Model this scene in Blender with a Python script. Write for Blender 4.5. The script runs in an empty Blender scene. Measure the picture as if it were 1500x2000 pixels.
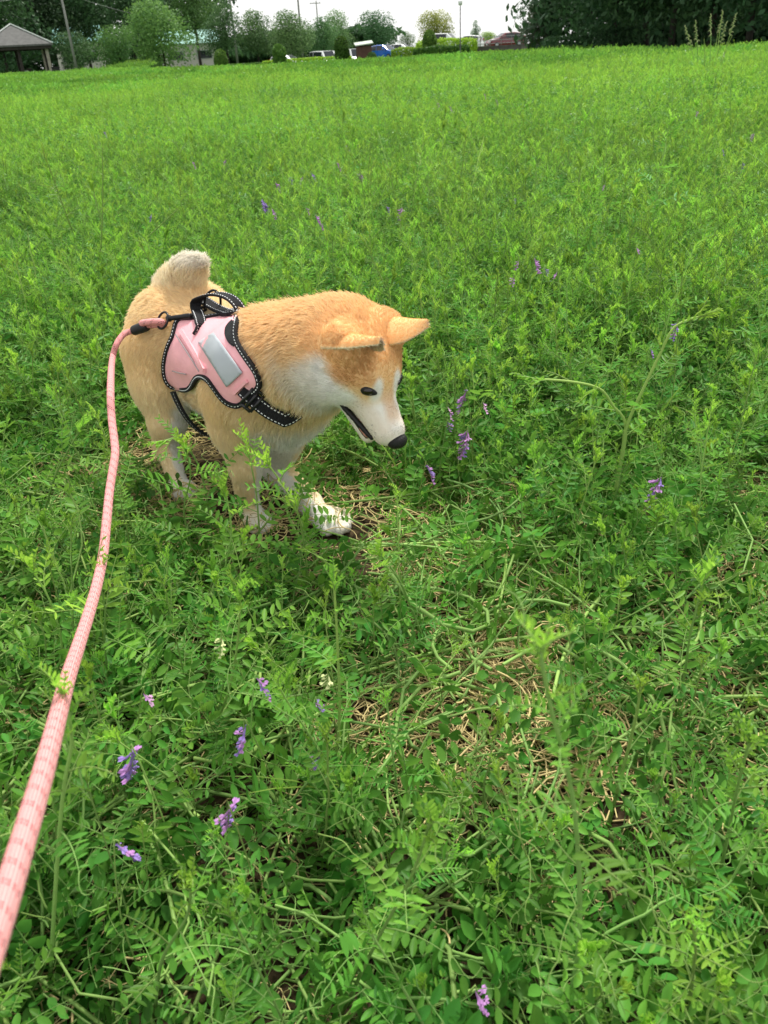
import bpy, bmesh, math, random
import numpy as np
from mathutils import Vector, Matrix
from mathutils.bvhtree import BVHTree

scn = bpy.context.scene
COL = scn.collection
rng = np.random.default_rng(7)

# ------------------------------------------------------------------ camera
FPX, PITCH, ROLL, CAM_H = 1540.0, math.radians(30.2), math.radians(3.2), 0.74
_r0 = np.array([1., 0, 0]); _u0 = np.array([0, math.sin(PITCH), math.cos(PITCH)])
FW = np.array([0, math.cos(PITCH), -math.sin(PITCH)])
RI = math.cos(ROLL) * _r0 - math.sin(ROLL) * _u0
UP = math.sin(ROLL) * _r0 + math.cos(ROLL) * _u0
CAM = np.array([0, 0, CAM_H])
cam = bpy.data.cameras.new('camera'); co = bpy.data.objects.new('camera', cam); COL.objects.link(co)
cam.sensor_fit = 'VERTICAL'; cam.sensor_height = 24; cam.lens = 24 * FPX / 2000
cam.clip_start = 0.02; cam.clip_end = 3000
co.matrix_world = Matrix(((RI[0], UP[0], -FW[0], CAM[0]), (RI[1], UP[1], -FW[1], CAM[1]), (RI[2], UP[2], -FW[2], CAM[2]), (0, 0, 0, 1)))
scn.camera = co
cam.dof.use_dof = True; cam.dof.focus_distance = 1.35; cam.dof.aperture_fstop = 9.0

def ray(px, py): return FW + RI * (px - 750) / FPX + UP * (1000 - py) / FPX
def at_z(px, py, z=0.0):
    d = ray(px, py); return CAM + d * ((z - CAM_H) / d[2])
def at_y(px, py, y):
    d = ray(px, py); return CAM + d * (y / d[1])

# ------------------------------------------------------------------ sky and sun: bright overcast
SUN_EL, SUN_AZ = math.radians(62), math.radians(20)     # azimuth from +Y towards +X
w = bpy.data.worlds.new('World'); scn.world = w; w.use_nodes = True
nt = w.node_tree; nt.nodes.clear()
sky = nt.nodes.new('ShaderNodeTexSky'); sky.sky_type = 'NISHITA'; sky.sun_disc = False
sky.sun_elevation = SUN_EL; sky.sun_rotation = SUN_AZ; sky.air_density = 1.0; sky.dust_density = 3.0; sky.ozone_density = 1.0
tc = nt.nodes.new('ShaderNodeTexCoord')
mp = nt.nodes.new('ShaderNodeMapping'); mp.inputs['Scale'].default_value = (1, 1, 2.5)
cl = nt.nodes.new('ShaderNodeTexNoise'); cl.inputs['Scale'].default_value = 1.6; cl.inputs['Detail'].default_value = 6
cr = nt.nodes.new('ShaderNodeMapRange'); cr.inputs['From Min'].default_value = .30; cr.inputs['From Max'].default_value = .62
cr.inputs['To Min'].default_value = .62; cr.inputs['To Max'].default_value = .96
mx = nt.nodes.new('ShaderNodeMix'); mx.data_type = 'RGBA'
mx.inputs['B'].default_value = (9.9, 9.95, 9.8, 1)       # thin bright cloud, in the sky texture's own units
bg = nt.nodes.new('ShaderNodeBackground'); bg.inputs['Strength'].default_value = .078
ow = nt.nodes.new('ShaderNodeOutputWorld')
L_ = nt.links.new
L_(tc.outputs['Generated'], mp.inputs['Vector']); L_(mp.outputs['Vector'], cl.inputs['Vector']); L_(cl.outputs['Fac'], cr.inputs['Value'])
L_(cr.outputs['Result'], mx.inputs['Factor']); L_(sky.outputs['Color'], mx.inputs['A']); L_(mx.outputs['Result'], bg.inputs['Color']); L_(bg.outputs['Background'], ow.inputs['Surface'])
sl = bpy.data.lights.new('sun', 'SUN'); sl.energy = 2.9; sl.angle = math.radians(10); sl.color = (1, .965, .9)
so = bpy.data.objects.new('sun', sl); COL.objects.link(so); so.location = (0, 0, 30)
_sd = Vector((math.sin(SUN_AZ) * math.cos(SUN_EL), math.cos(SUN_AZ) * math.cos(SUN_EL), math.sin(SUN_EL)))
so.rotation_euler = (-_sd).to_track_quat('-Z', 'Y').to_euler()
scn.view_settings.view_transform = 'Standard'; scn.view_settings.look = 'None'; scn.view_settings.gamma = 1
scn.view_settings.use_curve_mapping = False
scn.view_settings.exposure = 0.70
scn.cycles.max_bounces = 6; scn.cycles.diffuse_bounces = 3; scn.cycles.transmission_bounces = 3; scn.cycles.transparent_max_bounces = 6; scn.cycles.glossy_bounces = 2

# ------------------------------------------------------------------ helpers
def tag(o, label=None, cat=None, group=None, kind=None):
    for k, v in (('label', label), ('category', cat), ('group', group), ('kind', kind)):
        if v: o[k] = v
    return o
def empty(name, loc=(0, 0, 0), rz=0.0):
    o = bpy.data.objects.new(name, None); COL.objects.link(o); o.location = loc; o.rotation_euler = (0, 0, rz); o.empty_display_size = .1
    return o
def link(name, me, mat=None, parent=None, smooth=False):
    o = bpy.data.objects.new(name, me); COL.objects.link(o)
    if mat is not None and not me.materials: me.materials.append(mat)
    if smooth: me.polygons.foreach_set('use_smooth', [True] * len(me.polygons))
    if parent is not None: o.parent = parent
    return o
def copy_tree(o, parent=None):
    c = o.copy(); COL.objects.link(c)
    if parent is not None: c.parent = parent
    for ch in o.children: copy_tree(ch, c)
    return c
def fast_mesh(name, V, Fc, attrs=None, mat_idx=None):
    """V (n,3); Fc list of (m,k) int arrays (tris/quads)"""
    V = np.asarray(V, np.float32)
    me = bpy.data.meshes.new(name); me.vertices.add(len(V)); me.vertices.foreach_set('co', V.ravel())
    Fc = [np.asarray(f, np.int32) for f in (Fc if isinstance(Fc, list) else [Fc]) if len(f)]
    loops = np.concatenate([f.ravel() for f in Fc]); tot = np.concatenate([np.full(len(f), f.shape[1], np.int32) for f in Fc])
    me.loops.add(len(loops)); me.loops.foreach_set('vertex_index', loops)
    me.polygons.add(len(tot)); st = np.zeros(len(tot), np.int32); st[1:] = np.cumsum(tot)[:-1]
    me.polygons.foreach_set('loop_start', st); me.polygons.foreach_set('loop_total', tot)
    if mat_idx is not None: me.polygons.foreach_set('material_index', np.asarray(mat_idx, np.int32))
    for k, (dom, typ, val) in (attrs or {}).items():
        a = me.attributes.new(k, typ, dom); val = np.asarray(val, np.float32)
        a.data.foreach_set('color' if 'COLOR' in typ else ('vector' if 'VECTOR' in typ else 'value'), val.ravel())
    me.update(calc_edges=True); me.validate()
    return me

class MB:
    """collects quads and triangles of one mesh, with a material slot per face"""
    def __init__(s): s.v = []; s.f = []; s.m = []
    def add(s, v, f, m=0):
        b = len(s.v); s.v += [tuple(map(float, p)) for p in v]; s.f += [tuple(i + b for i in q) for q in f]; s.m += [m] * len(f)
    def box(s, c, d, rz=0.0, m=0, taper=1.0):
        x, y, z = d[0] / 2, d[1] / 2, d[2] / 2; ca, sa = math.cos(rz), math.sin(rz); V = []
        for zz, t in ((-z, 1), (z, taper)):
            for (a, b) in ((-x, -y), (x, -y), (x, y), (-x, y)):
                a *= t; b *= t; V.append((c[0] + a * ca - b * sa, c[1] + a * sa + b * ca, c[2] + zz))
        s.add(V, [(3, 2, 1, 0), (4, 5, 6, 7), (0, 1, 5, 4), (1, 2, 6, 5), (2, 3, 7, 6), (3, 0, 4, 7)], m)
    def tube(s, pts, rad, n=6, m=0, cap=True, flat=None):
        pts = [np.asarray(p, float) for p in pts]; k = len(pts); rad = [rad] * k if np.isscalar(rad) else list(rad)
        V = []; prev = None
        for i in range(k):
            t = pts[min(i + 1, k - 1)] - pts[max(i - 1, 0)]; t /= np.linalg.norm(t) + 1e-12
            if prev is None:
                a = np.array([0, 0, 1.]) if abs(t[2]) < .9 else np.array([1., 0, 0])
            else: a = prev
            u = a - t * (a @ t); u /= np.linalg.norm(u) + 1e-12; prev = u; q = np.cross(t, u)
            for j in range(n):
                an = 2 * math.pi * j / n; V.append(pts[i] + rad[i] * (u * math.cos(an) * (flat or 1) + q * math.sin(an)))
        Fq = [(i * n + j, i * n + (j + 1) % n, (i + 1) * n + (j + 1) % n, (i + 1) * n + j) for i in range(k - 1) for j in range(n)]
        if cap: Fq += [tuple(range(n - 1, -1, -1)), tuple(range((k - 1) * n, k * n))]
        s.add(V, Fq, m)
    def loft(s, rings, m=0, close=True, cap=True):
        n = len(rings[0]); V = [p for r in rings for p in r]
        Fq = [(i * n + j, i * n + (j + 1) % n, (i + 1) * n + (j + 1) % n, (i + 1) * n + j) for i in range(len(rings) - 1) for j in range(n if close else n - 1)]
        if cap: Fq += [tuple(range(n - 1, -1, -1)), tuple(range((len(rings) - 1) * n, len(rings) * n))]
        s.add(V, Fq, m)
    def mesh(s, name, mats):
        me = bpy.data.meshes.new(name); me.from_pydata(s.v, [], s.f)
        for mt in (mats if isinstance(mats, (list, tuple)) else [mats]): me.materials.append(mt)
        me.polygons.foreach_set('material_index', s.m); me.update(); return me
    def build(s, name, mats, parent=None, smooth=False):
        return link(name, s.mesh(name, mats), None, parent, smooth)

def mat(name, col, rough=.7, noise=None, metal=0.0, spec=.3, bump=0.0, bscale=60.0, coat=0.0):
    """principled with optional mottling: noise = (scale, amount)"""
    m = bpy.data.materials.new(name); m.use_nodes = True; n = m.node_tree.nodes; l = m.node_tree.links; b = n['Principled BSDF']
    b.inputs['Roughness'].default_value = rough; b.inputs['Metallic'].default_value = metal; b.inputs['Specular IOR Level'].default_value = spec
    b.inputs['Base Color'].default_value = (*col, 1); b.inputs['Coat Weight'].default_value = coat
    if noise:
        t = n.new('ShaderNodeTexNoise'); t.inputs['Scale'].default_value = noise[0]; t.inputs['Detail'].default_value = 5
        tcn = n.new('ShaderNodeTexCoord'); l.new(tcn.outputs['Object'], t.inputs['Vector'])
        h = n.new('ShaderNodeHueSaturation'); h.inputs['Color'].default_value = (*col, 1)
        mr = n.new('ShaderNodeMapRange'); mr.inputs['From Min'].default_value = .3; mr.inputs['From Max'].default_value = .7
        mr.inputs['To Min'].default_value = 1 - noise[1]; mr.inputs['To Max'].default_value = 1 + noise[1]
        l.new(t.outputs['Fac'], mr.inputs['Value']); l.new(mr.outputs['Result'], h.inputs['Value']); l.new(h.outputs['Color'], b.inputs['Base Color'])
    if bump:
        t2 = n.new('ShaderNodeTexNoise'); t2.inputs['Scale'].default_value = bscale; t2.inputs['Detail'].default_value = 3
        tc2 = n.new('ShaderNodeTexCoord'); l.new(tc2.outputs['Object'], t2.inputs['Vector'])
        bp = n.new('ShaderNodeBump'); bp.inputs['Strength'].default_value = bump; bp.inputs['Distance'].default_value = .01
        l.new(t2.outputs['Fac'], bp.inputs['Height']); l.new(bp.outputs['Normal'], b.inputs['Normal'])
    return m
def smooth01(x, a, b):
    t = np.clip((x - a) / (b - a), 0, 1); return t * t * (3 - 2 * t)
def lin(r, g, b):
    return tuple((c / 255 / 12.92) if c / 255 <= .04045 else ((c / 255 + .055) / 1.055) ** 2.4 for c in (r, g, b))
# ================================================================== ground
def fbm(x, y, s, seed, oct=4):
    r = np.random.default_rng(seed); o = np.zeros(np.broadcast(x, y).shape); a = 1.0; tot = 0
    for k in range(oct):
        for _ in range(3):
            t = r.uniform(0, 2 * math.pi); o = o + a * np.sin((x * math.cos(t) + y * math.sin(t)) * s * 2 ** k * r.uniform(.8, 1.25) + r.uniform(0, 6.3)) / 3
        tot += a; a *= .55
    return o / tot
def gz(x, y):
    x = np.asarray(x, float); y = np.asarray(y, float); d = np.hypot(x, y)
    z = .010 * fbm(x, y, 3.5, 1) * smooth01(d, .2, 1) + .05 * fbm(x, y, .25, 2) * smooth01(d, 4, 14)
    side = x / np.maximum(y, 1.)
    z = z + .34 * smooth01(-side, .02, .42) * smooth01(y, 22, 62)                      # gentle rise towards the pavilion
    z = z + .55 * smooth01(side, .035, .085) * smooth01(y, 86, 98) * (1 - smooth01(side, .30, .40))   # raised car park
    z = z + .50 * np.exp(-((x + 14.6) / 1.7) ** 2 - ((y - 60) / 2.5) ** 2)                          # grassy mound
    return z
def soil_mat():
    m = bpy.data.materials.new('soil'); m.use_nodes = True; n = m.node_tree.nodes; l = m.node_tree.links; b = n['Principled BSDF']; b.inputs['Roughness'].default_value = .95; b.inputs['Specular IOR Level'].default_value = .1
    g = n.new('ShaderNodeNewGeometry'); nz = n.new('ShaderNodeTexNoise'); nz.inputs['Scale'].default_value = 55; nz.inputs['Detail'].default_value = 8; l.new(g.outputs['Position'], nz.inputs['Vector'])
    r = n.new('ShaderNodeValToRGB'); e = r.color_ramp.elements; e[0].position = .35; e[0].color = (.020, .014, .008, 1); e[1].position = .7; e[1].color = (.085, .060, .032, 1); l.new(nz.outputs['Fac'], r.inputs['Fac'])
    a = n.new('ShaderNodeAttribute'); a.attribute_name = 'far'; mx_ = n.new('ShaderNodeMix'); mx_.data_type = 'RGBA'; l.new(a.outputs['Fac'], mx_.inputs['Factor']); l.new(r.outputs['Color'], mx_.inputs['A'])
    n2 = n.new('ShaderNodeTexNoise'); n2.inputs['Scale'].default_value = 3; n2.inputs['Detail'].default_value = 8; l.new(g.outputs['Position'], n2.inputs['Vector'])
    r2 = n.new('ShaderNodeValToRGB'); e = r2.color_ramp.elements; e[0].position = .3; e[0].color = (.022, .055, .012, 1); e[1].position = .7; e[1].color = (.060, .130, .026, 1); l.new(n2.outputs['Fac'], r2.inputs['Fac']); l.new(r2.outputs['Color'], mx_.inputs['B']); l.new(mx_.outputs['Result'], b.inputs['Base Color'])
    bp = n.new('ShaderNodeBump'); bp.inputs['Strength'].default_value = .9; bp.inputs['Distance'].default_value = .01; l.new(nz.outputs['Fac'], bp.inputs['Height']); l.new(bp.outputs['Normal'], b.inputs['Normal'])
    return m
ys = np.concatenate([np.linspace(-1.5, 2.5, 140), np.geomspace(2.53, 900, 170)]); us = np.concatenate([np.linspace(-1, -.30, 40)[:-1], np.linspace(-.30, .30, 110), np.linspace(.30, 1, 40)[1:]])
GX = np.stack([us * (3.0 + 2.6 * max(0, y)) for y in ys]); GY = np.repeat(ys[:, None], len(us), 1); GZ = gz(GX, GY)
ny, nx = GX.shape; ii = np.arange(ny * nx).reshape(ny, nx); gq = np.stack([ii[:-1, :-1], ii[:-1, 1:], ii[1:, 1:], ii[1:, :-1]], -1).reshape(-1, 4)
far = smooth01(GY, 1.4, 3.0)
ground = link('ground', fast_mesh('ground', np.stack([GX, GY, GZ], -1).reshape(-1, 3), [gq], {'far': ('POINT', 'FLOAT', far.ravel())}), soil_mat(), None, True)
tag(ground, 'earth of the vetch field under the plants', 'ground', kind='structure')
# ================================================================== background: trees, car park, pavilion
def ground_pt(px, py, Y):
    """point on the ground at distance Y under the image column px"""
    p = at_y(px, py, Y); return np.array([p[0], Y, float(gz(p[0], Y))])
def ppm(p): return FPX / ((np.asarray(p) - CAM) @ FW)                  # photo pixels per metre there
def tree_leaf(name, a, b): return leaf_mat(name, tuple(v * 1.45 for v in a), tuple(v * 1.45 for v in b), .32, .5)
def leaf_mat(name, old, young, trans=.42, gloss=.45):
    """'age' (0 old .. 1 young) picks the leaf's own green; copies differ a little"""
    m = bpy.data.materials.new(name); m.use_nodes = True; n = m.node_tree.nodes; l = m.node_tree.links; b = n['Principled BSDF']; o = [k for k in n if k.type == 'OUTPUT_MATERIAL'][0]
    a = n.new('ShaderNodeAttribute'); a.attribute_name = 'age'; oi = n.new('ShaderNodeObjectInfo')
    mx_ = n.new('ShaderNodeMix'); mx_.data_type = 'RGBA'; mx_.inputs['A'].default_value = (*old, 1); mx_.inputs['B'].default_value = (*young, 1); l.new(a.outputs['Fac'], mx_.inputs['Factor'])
    h = n.new('ShaderNodeHueSaturation'); r1 = n.new('ShaderNodeMapRange'); r1.inputs['To Min'].default_value = .480; r1.inputs['To Max'].default_value = .510; l.new(oi.outputs['Random'], r1.inputs['Value']); l.new(r1.outputs['Result'], h.inputs['Hue'])
    wn = n.new('ShaderNodeTexWhiteNoise'); wn.noise_dimensions = '1D'; l.new(oi.outputs['Random'], wn.inputs['W']); r2 = n.new('ShaderNodeMapRange'); r2.inputs['To Min'].default_value = .66; r2.inputs['To Max'].default_value = 1.26; l.new(wn.outputs['Value'], r2.inputs['Value']); l.new(r2.outputs['Result'], h.inputs['Value'])
    l.new(mx_.outputs['Result'], h.inputs['Color']); l.new(h.outputs['Color'], b.inputs['Base Color']); b.inputs['Roughness'].default_value = gloss; b.inputs['Specular IOR Level'].default_value = .16
    t = n.new('ShaderNodeBsdfTranslucent'); t2 = n.new('ShaderNodeHueSaturation'); t2.inputs['Hue'].default_value = .485; t2.inputs['Value'].default_value = 1.35; l.new(h.outputs['Color'], t2.inputs['Color']); l.new(t2.outputs['Color'], t.inputs['Color'])
    ms = n.new('ShaderNodeMixShader'); ms.inputs[0].default_value = trans; l.new(b.outputs[0], ms.inputs[1]); l.new(t.outputs[0], ms.inputs[2]); l.new(ms.outputs[0], o.inputs['Surface'])
    return m
TM = dict(mid=tree_leaf('tree_leaf', (.052, .125, .034), (.110, .215, .048)), dark=tree_leaf('dark_tree_leaf', (.028, .075, .030), (.062, .140, .046)), deep=tree_leaf('deep_tree_leaf', (.020, .052, .024), (.046, .104, .038)),
          cherry=tree_leaf('cherry_leaf', (.044, .112, .042), (.105, .205, .070)), gold=tree_leaf('golden_leaf', (.105, .125, .022), (.230, .240, .045)), pale=tree_leaf('pale_leaf', (.055, .110, .045), (.105, .180, .060)),
          shrub=tree_leaf('shrub_leaf', (.030, .085, .016), (.075, .165, .024)), lime=tree_leaf('lime_leaf', (.100, .200, .018), (.230, .360, .030)), grey=tree_leaf('grey_leaf', (.060, .085, .055), (.105, .130, .085)))
M_bark = mat('bark', (.040, .036, .028), .9, (6, .35), bump=.6, bscale=14)
def leaf_cloud(r, lobes, n, size, up=.35, shell=.55, flat=1.0):
    """n small leaf faces through the volume of the lobes, denser to their outside"""
    vol = np.array([np.prod(l[1]) for l in lobes]) ** .75; li = r.choice(len(lobes), n, p=vol / vol.sum()); C_ = np.array([l[0] for l in lobes])[li]; R_ = np.array([l[1] for l in lobes])[li]
    d = r.normal(size=(n, 3)); d /= np.linalg.norm(d, axis=1, keepdims=True); q = (shell + (1.06 - shell) * r.random(n) ** .7)[:, None]
    P = C_ + d * R_ * q + r.normal(0, size * .5, (n, 3)); N_ = d + r.normal(0, .7, (n, 3)) + np.array([0, 0, up]); N_ /= np.linalg.norm(N_, axis=1, keepdims=True)
    a = np.cross(N_, r.normal(size=(n, 3))); a /= np.linalg.norm(a, axis=1, keepdims=True); b = np.cross(N_, a); s = (size * r.uniform(.55, 1.3, n))[:, None]
    V = np.stack([P - a * s, P - b * s * .5 * flat + N_ * s * .15, P + a * s, P + b * s * .5 * flat - N_ * s * .1], 1).reshape(-1, 3); Q = np.arange(4 * n).reshape(n, 4)
    lobe_age = r.uniform(.05, .75, len(lobes))[li]; age = np.clip(lobe_age + r.normal(0, .16, n), 0, 1)
    return V, Q, np.repeat(age, 4)
def tree(px, py, Y, h, wd, kind, label, name='tree', n=2600, size=None, lobes=11, crown0=.28, trunk=.16, seed=0, shape='round', group=None, cat='tree', top_px=None):
    """a tree whose foot is on the ground under column px; h height, wd crown width"""
    r = np.random.default_rng(seed * 13 + 5); p = ground_pt(px, py, Y)
    t = empty(name, tuple(p)); tag(t, label, cat, group); size = size or wd * .021; c0 = h * crown0; L = []
    for k in range(lobes):
        f = (k + .5) / lobes; a = r.uniform(0, 6.3)
        if shape == 'round': zz = c0 + (h - c0) * (.12 + .76 * f); prof = math.sqrt(max(.05, 1 - (2 * (.12 + .76 * f) - 1) ** 2)); rr = wd * .5
        elif shape == 'cone': zz = c0 + (h - c0) * (.06 + .84 * f); prof = 1.02 - .85 * f; rr = wd * .5
        elif shape == 'spread': zz = c0 + (h - c0) * (.25 + .6 * f); prof = .55 + .45 * math.sin(math.pi * min(1, f + .25)); rr = wd * .5
        else: zz = c0 + (h - c0) * (.1 + .8 * f); prof = .9 - .25 * f; rr = wd * .5
        q = rr * prof * r.uniform(.25, .62); s = rr * prof * r.uniform(.42, .68) + wd * .05; L.append(((q * math.cos(a), q * math.sin(a), zz), (s, s, min(s * r.uniform(.7, 1.0), (h - zz) * 1.0 + .1 * h * 0 + .03 * h))))
    V, Q, A = leaf_cloud(r, L, n, size)
    link('crown', fast_mesh('crown', V, [Q], {'age': ('POINT', 'FLOAT', A)}), TM[kind], t)
    mb = MB(); ln = r.normal(0, .02, 2); tr = [np.array([ln[0] * z * 2, ln[1] * z * 2, z]) for z in np.linspace(-.3, c0 + (h - c0) * .55, 7)]; mb.tube(tr, list(np.linspace(trunk, trunk * .35, 7)), 8)
    for k in range(6):
        c, _ = L[k * len(L) // 6]; b = tr[2 + k % 4]; m_ = (b + np.array(c)) / 2 + np.array([0, 0, .04 * h]); mb.tube([b, m_, np.array(c)], [trunk * .45, trunk * .28, trunk * .1], 5)
    mb.build('trunk', M_bark, t, True); return t
def shrub(px, py, Y, w, h, kind, label, name='clipped_shrub', n=1800, seed=0, form='dome', cat='shrub', size=None, depth=None, rz=0.0, group=None):
    """clipped foliage: dome (flat sides, rounded top), ball or box; leaf faces on an uneven surface, twigs inside"""
    r = np.random.default_rng(seed + 77); p = ground_pt(px, py, Y); t = empty(name, tuple(p), rz); tag(t, label, cat, group); d = depth or w; size = size or .05
    u = r.uniform(0, 2 * math.pi, n); v = r.random(n)
    if form == 'box':
        f = r.random(n); X = r.uniform(-.5, .5, n) * w; Yy = r.uniform(-.5, .5, n) * d; Zz = r.random(n) * h; s = r.integers(0, 4, n); Zz = np.where(s == 0, h, Zz); Yy = np.where(s == 1, -d / 2, Yy); X = np.where(s == 2, np.sign(X) * w / 2, X); Yy = np.where(s == 3, d / 2, Yy)
        P = np.stack([X, Yy, Zz], 1); N_ = np.stack([(s == 2) * np.sign(X), (s == 3) * 1. - (s == 1) * 1., (s == 0) * 1.], 1); P[:, 2] -= .15 * h * (np.abs(X / w * 2) ** 4); P += r.normal(0, .05 * h, (n, 3)) + (.06 * h * np.sin(X * 2.3 + seed) * np.cos(Zz * 3))[:, None] * N_
    else:
        zf = v if form == 'dome' else v; top = .55 if form == 'dome' else .45; rad = np.where(zf < top, (.93 if form == 'dome' else np.sin(np.pi * .5 * np.clip(zf / top, .25, 1)) * .5 + .5), np.sqrt(np.clip(1 - ((zf - top) / (1 - top)) ** 2, 0, 1)))
        rad = rad * (1 + .05 * np.sin(3 * u + seed) + .05 * np.sin(7 * zf + 2 * u)); q = np.sqrt(r.uniform(.62, 1.04, n)); P = np.stack([np.cos(u) * rad * w / 2 * q, np.sin(u) * rad * d / 2 * q, zf * h], 1); N_ = np.stack([np.cos(u) * rad, np.sin(u) * rad, np.clip(zf - top, 0, 1) * 1.8], 1)
    N_ = N_ + r.normal(0, .55, (n, 3)); N_ /= np.linalg.norm(N_, axis=1, keepdims=True) + 1e-9; a = np.cross(N_, r.normal(size=(n, 3))); a /= np.linalg.norm(a, axis=1, keepdims=True); b = np.cross(N_, a); s_ = (size * r.uniform(.6, 1.4, n))[:, None]
    V = np.stack([P - a * s_, P - b * s_ * .6, P + a * s_, P + b * s_ * .6], 1).reshape(-1, 3)
    link('foliage', fast_mesh('foliage', V, [np.arange(4 * n).reshape(n, 4)], {'age': ('POINT', 'FLOAT', np.repeat(np.clip(r.normal(.4, .25, n), 0, 1), 4))}), TM[kind], t)
    mb = MB()
    for k in range(7): an = k * .9; mb.tube([np.array([0, 0, -.1]), np.array([.12 * w * math.cos(an), .12 * d * math.sin(an), h * .4]), np.array([.3 * w * math.cos(an), .3 * d * math.sin(an), h * .8])], [.03, .02, .008], 5)
    mb.build('twigs', M_bark, t); return t

# ---- trees on the left, from the pavilion to the car park
for i, a in enumerate([
    (15, 138, 100, 12.5, 10.0, 'dark', 'tall dark tree behind the grey roofed pavilion at the left edge', 'round'),
    (98, 138, 108, 14.5, 9.0, 'deep', 'very dark tree just right of the pavilion roof', 'round'),
    (178, 134, 112, 15.0, 9.0, 'dark', 'tall dark tree with bare lower trunk right of the leaning pole', 'round'),
    (268, 130, 118, 15.5, 10.5, 'deep', 'tall dark tree rising out of frame above the bushy small tree', 'round'),
    (322, 127, 96, 6.4, 7.0, 'mid', 'broad mid green tree in the left tree row', 'round'),
    (152, 135, 104, 4.2, 5.0, 'dark', 'bushy dark green tree half hiding the pale house right of the pavilion', 'round'),
    (238, 131, 88, 3.9, 4.4, 'mid', 'small bushy tree with yellowish twigs in the left tree row', 'round'),
    (392, 126, 112, 14.0, 6.5, 'mid', 'tall tree with two bare trunks beside the pale shed roof', 'spread'),
    (447, 122, 104, 7.0, 5.0, 'cherry', 'spreading cherry like tree left of the middle tree row', 'spread'),
    (506, 121, 106, 6.0, 5.0, 'cherry', 'loose crowned tree behind the clipped shrubs', 'spread'),
    (572, 119, 104, 5.5, 5.6, 'cherry', 'wide spreading tree with pale leaf edges left of the long white van', 'spread'),
    (634, 115, 112, 5.2, 4.4, 'cherry', 'green tree standing behind the long white van', 'spread'),
    (666, 112, 132, 6.3, 5.4, 'pale', 'rounded pale green tree behind the brown hut', 'round'),
    (735, 106, 128, 5.7, 5.9, 'dark', 'dense dark green tree behind the blue car', 'round'),
    (796, 100, 150, 3.4, 2.8, 'pale', 'small round tree between the dark tree and the golden one', 'round'),
    (848, 97, 124, 4.6, 5.0, 'gold', 'round golden green tree behind the white minivan', 'round'),
    (930, 91, 148, 4.3, 2.9, 'cherry', 'small pointed tree standing alone behind the white car', 'cone'),
    (952, 90, 126, 1.9, 2.4, 'lime', 'low round bushy tree right of the lamp post', 'round')]):
    px, py, Y, h, wd, kind, lab, shp = a
    tree(px, py, Y, h, wd, kind, lab, n=9500 if h > 10 else 7000, seed=i, shape=shp, crown0=.04 if h < 4.5 else (.10 if shp == 'spread' else .07), trunk=.2 if h > 10 else .13, lobes=15 if h > 6 else 10)
# ---- the dark trees on the right, closer
for i, a in enumerate([
    (1062, 90, 118, 17.0, 9.0, 'dark', 'dark tree at the left end of the right hand wood', 'round', 9000),
    (1066, 95, 62, 9.0, 3.2, 'grey', 'slim grey weeping tree at the edge of the dark wood', 'col', 5200),
    (1150, 97, 50, 10.5, 6.5, 'deep', 'dark tree behind the clipped dark hedge', 'round', 9000),
    (1200, 97, 44, 11.0, 7.5, 'deep', 'dark tree with straight trunk between the two dark hedges', 'round', 9000),
    (1262, 97, 42, 11.0, 7.5, 'deep', 'dark tree with thick trunk in the middle of the right wood', 'spread', 9000),
    (1310, 95, 40, 11.5, 7.5, 'deep', 'dark tree behind the tall seeding grass', 'round', 9000),
    (1385, 93, 38, 11.0, 7.0, 'deep', 'dark tree right of the tall seeding grass', 'round', 9000),
    (1462, 91, 36, 11.0, 7.5, 'deep', 'dark tree at the right edge of the photo', 'round', 9000),
    (1545, 89, 35, 11.0, 7.5, 'deep', 'dark tree reaching in from beyond the right edge', 'round', 9000)]):
    px, py, Y, h, wd, kind, lab, shp, n = a
    tree(px, py, Y, h, wd, kind, lab, n=n, seed=40 + i, shape=shp, crown0=.03, trunk=.16, size=.15, lobes=18)
# woods closing the view behind both groups
def woods(name, spots, label, kind, seed, size):
    r = np.random.default_rng(seed); Vs, Qs, As = [], [], []; b = 0
    for (px, py, Y, h, w_) in spots:
        p = ground_pt(px, py, Y); L = [((p[0] + r.normal(0, w_ * .22), p[1] + r.normal(0, w_ * .2), p[2] + h * f), (w_ * .34, w_ * .34, h * .17)) for f in np.linspace(.0, .9, 10)]
        V, Q, A = leaf_cloud(r, L, 3600, size, shell=.2); Vs.append(V); Qs.append(Q + b); As.append(A); b += len(V)
    o = link(name, fast_mesh(name, np.concatenate(Vs), [np.concatenate(Qs)], {'age': ('POINT', 'FLOAT', np.concatenate(As))}), TM[kind]); tag(o, label, 'woods', kind='stuff')
woods('woods', [(x, 135 - .05 * x, 138 + (i % 3) * 6, 15 if x < 420 else 4.0, 10) for i, x in enumerate(range(-60, 700, 42))], 'solid mass of trees far behind the left tree row', 'dark', 3, .42)
woods('woods', [(x, 95, 62 - .012 * (x - 1000) * 1.2 + (i % 3) * 3, 11.5, 8.5) for i, x in enumerate(range(1172, 1720, 42))], 'dark mass of trees closing the right side', 'deep', 4, .30)

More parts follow.
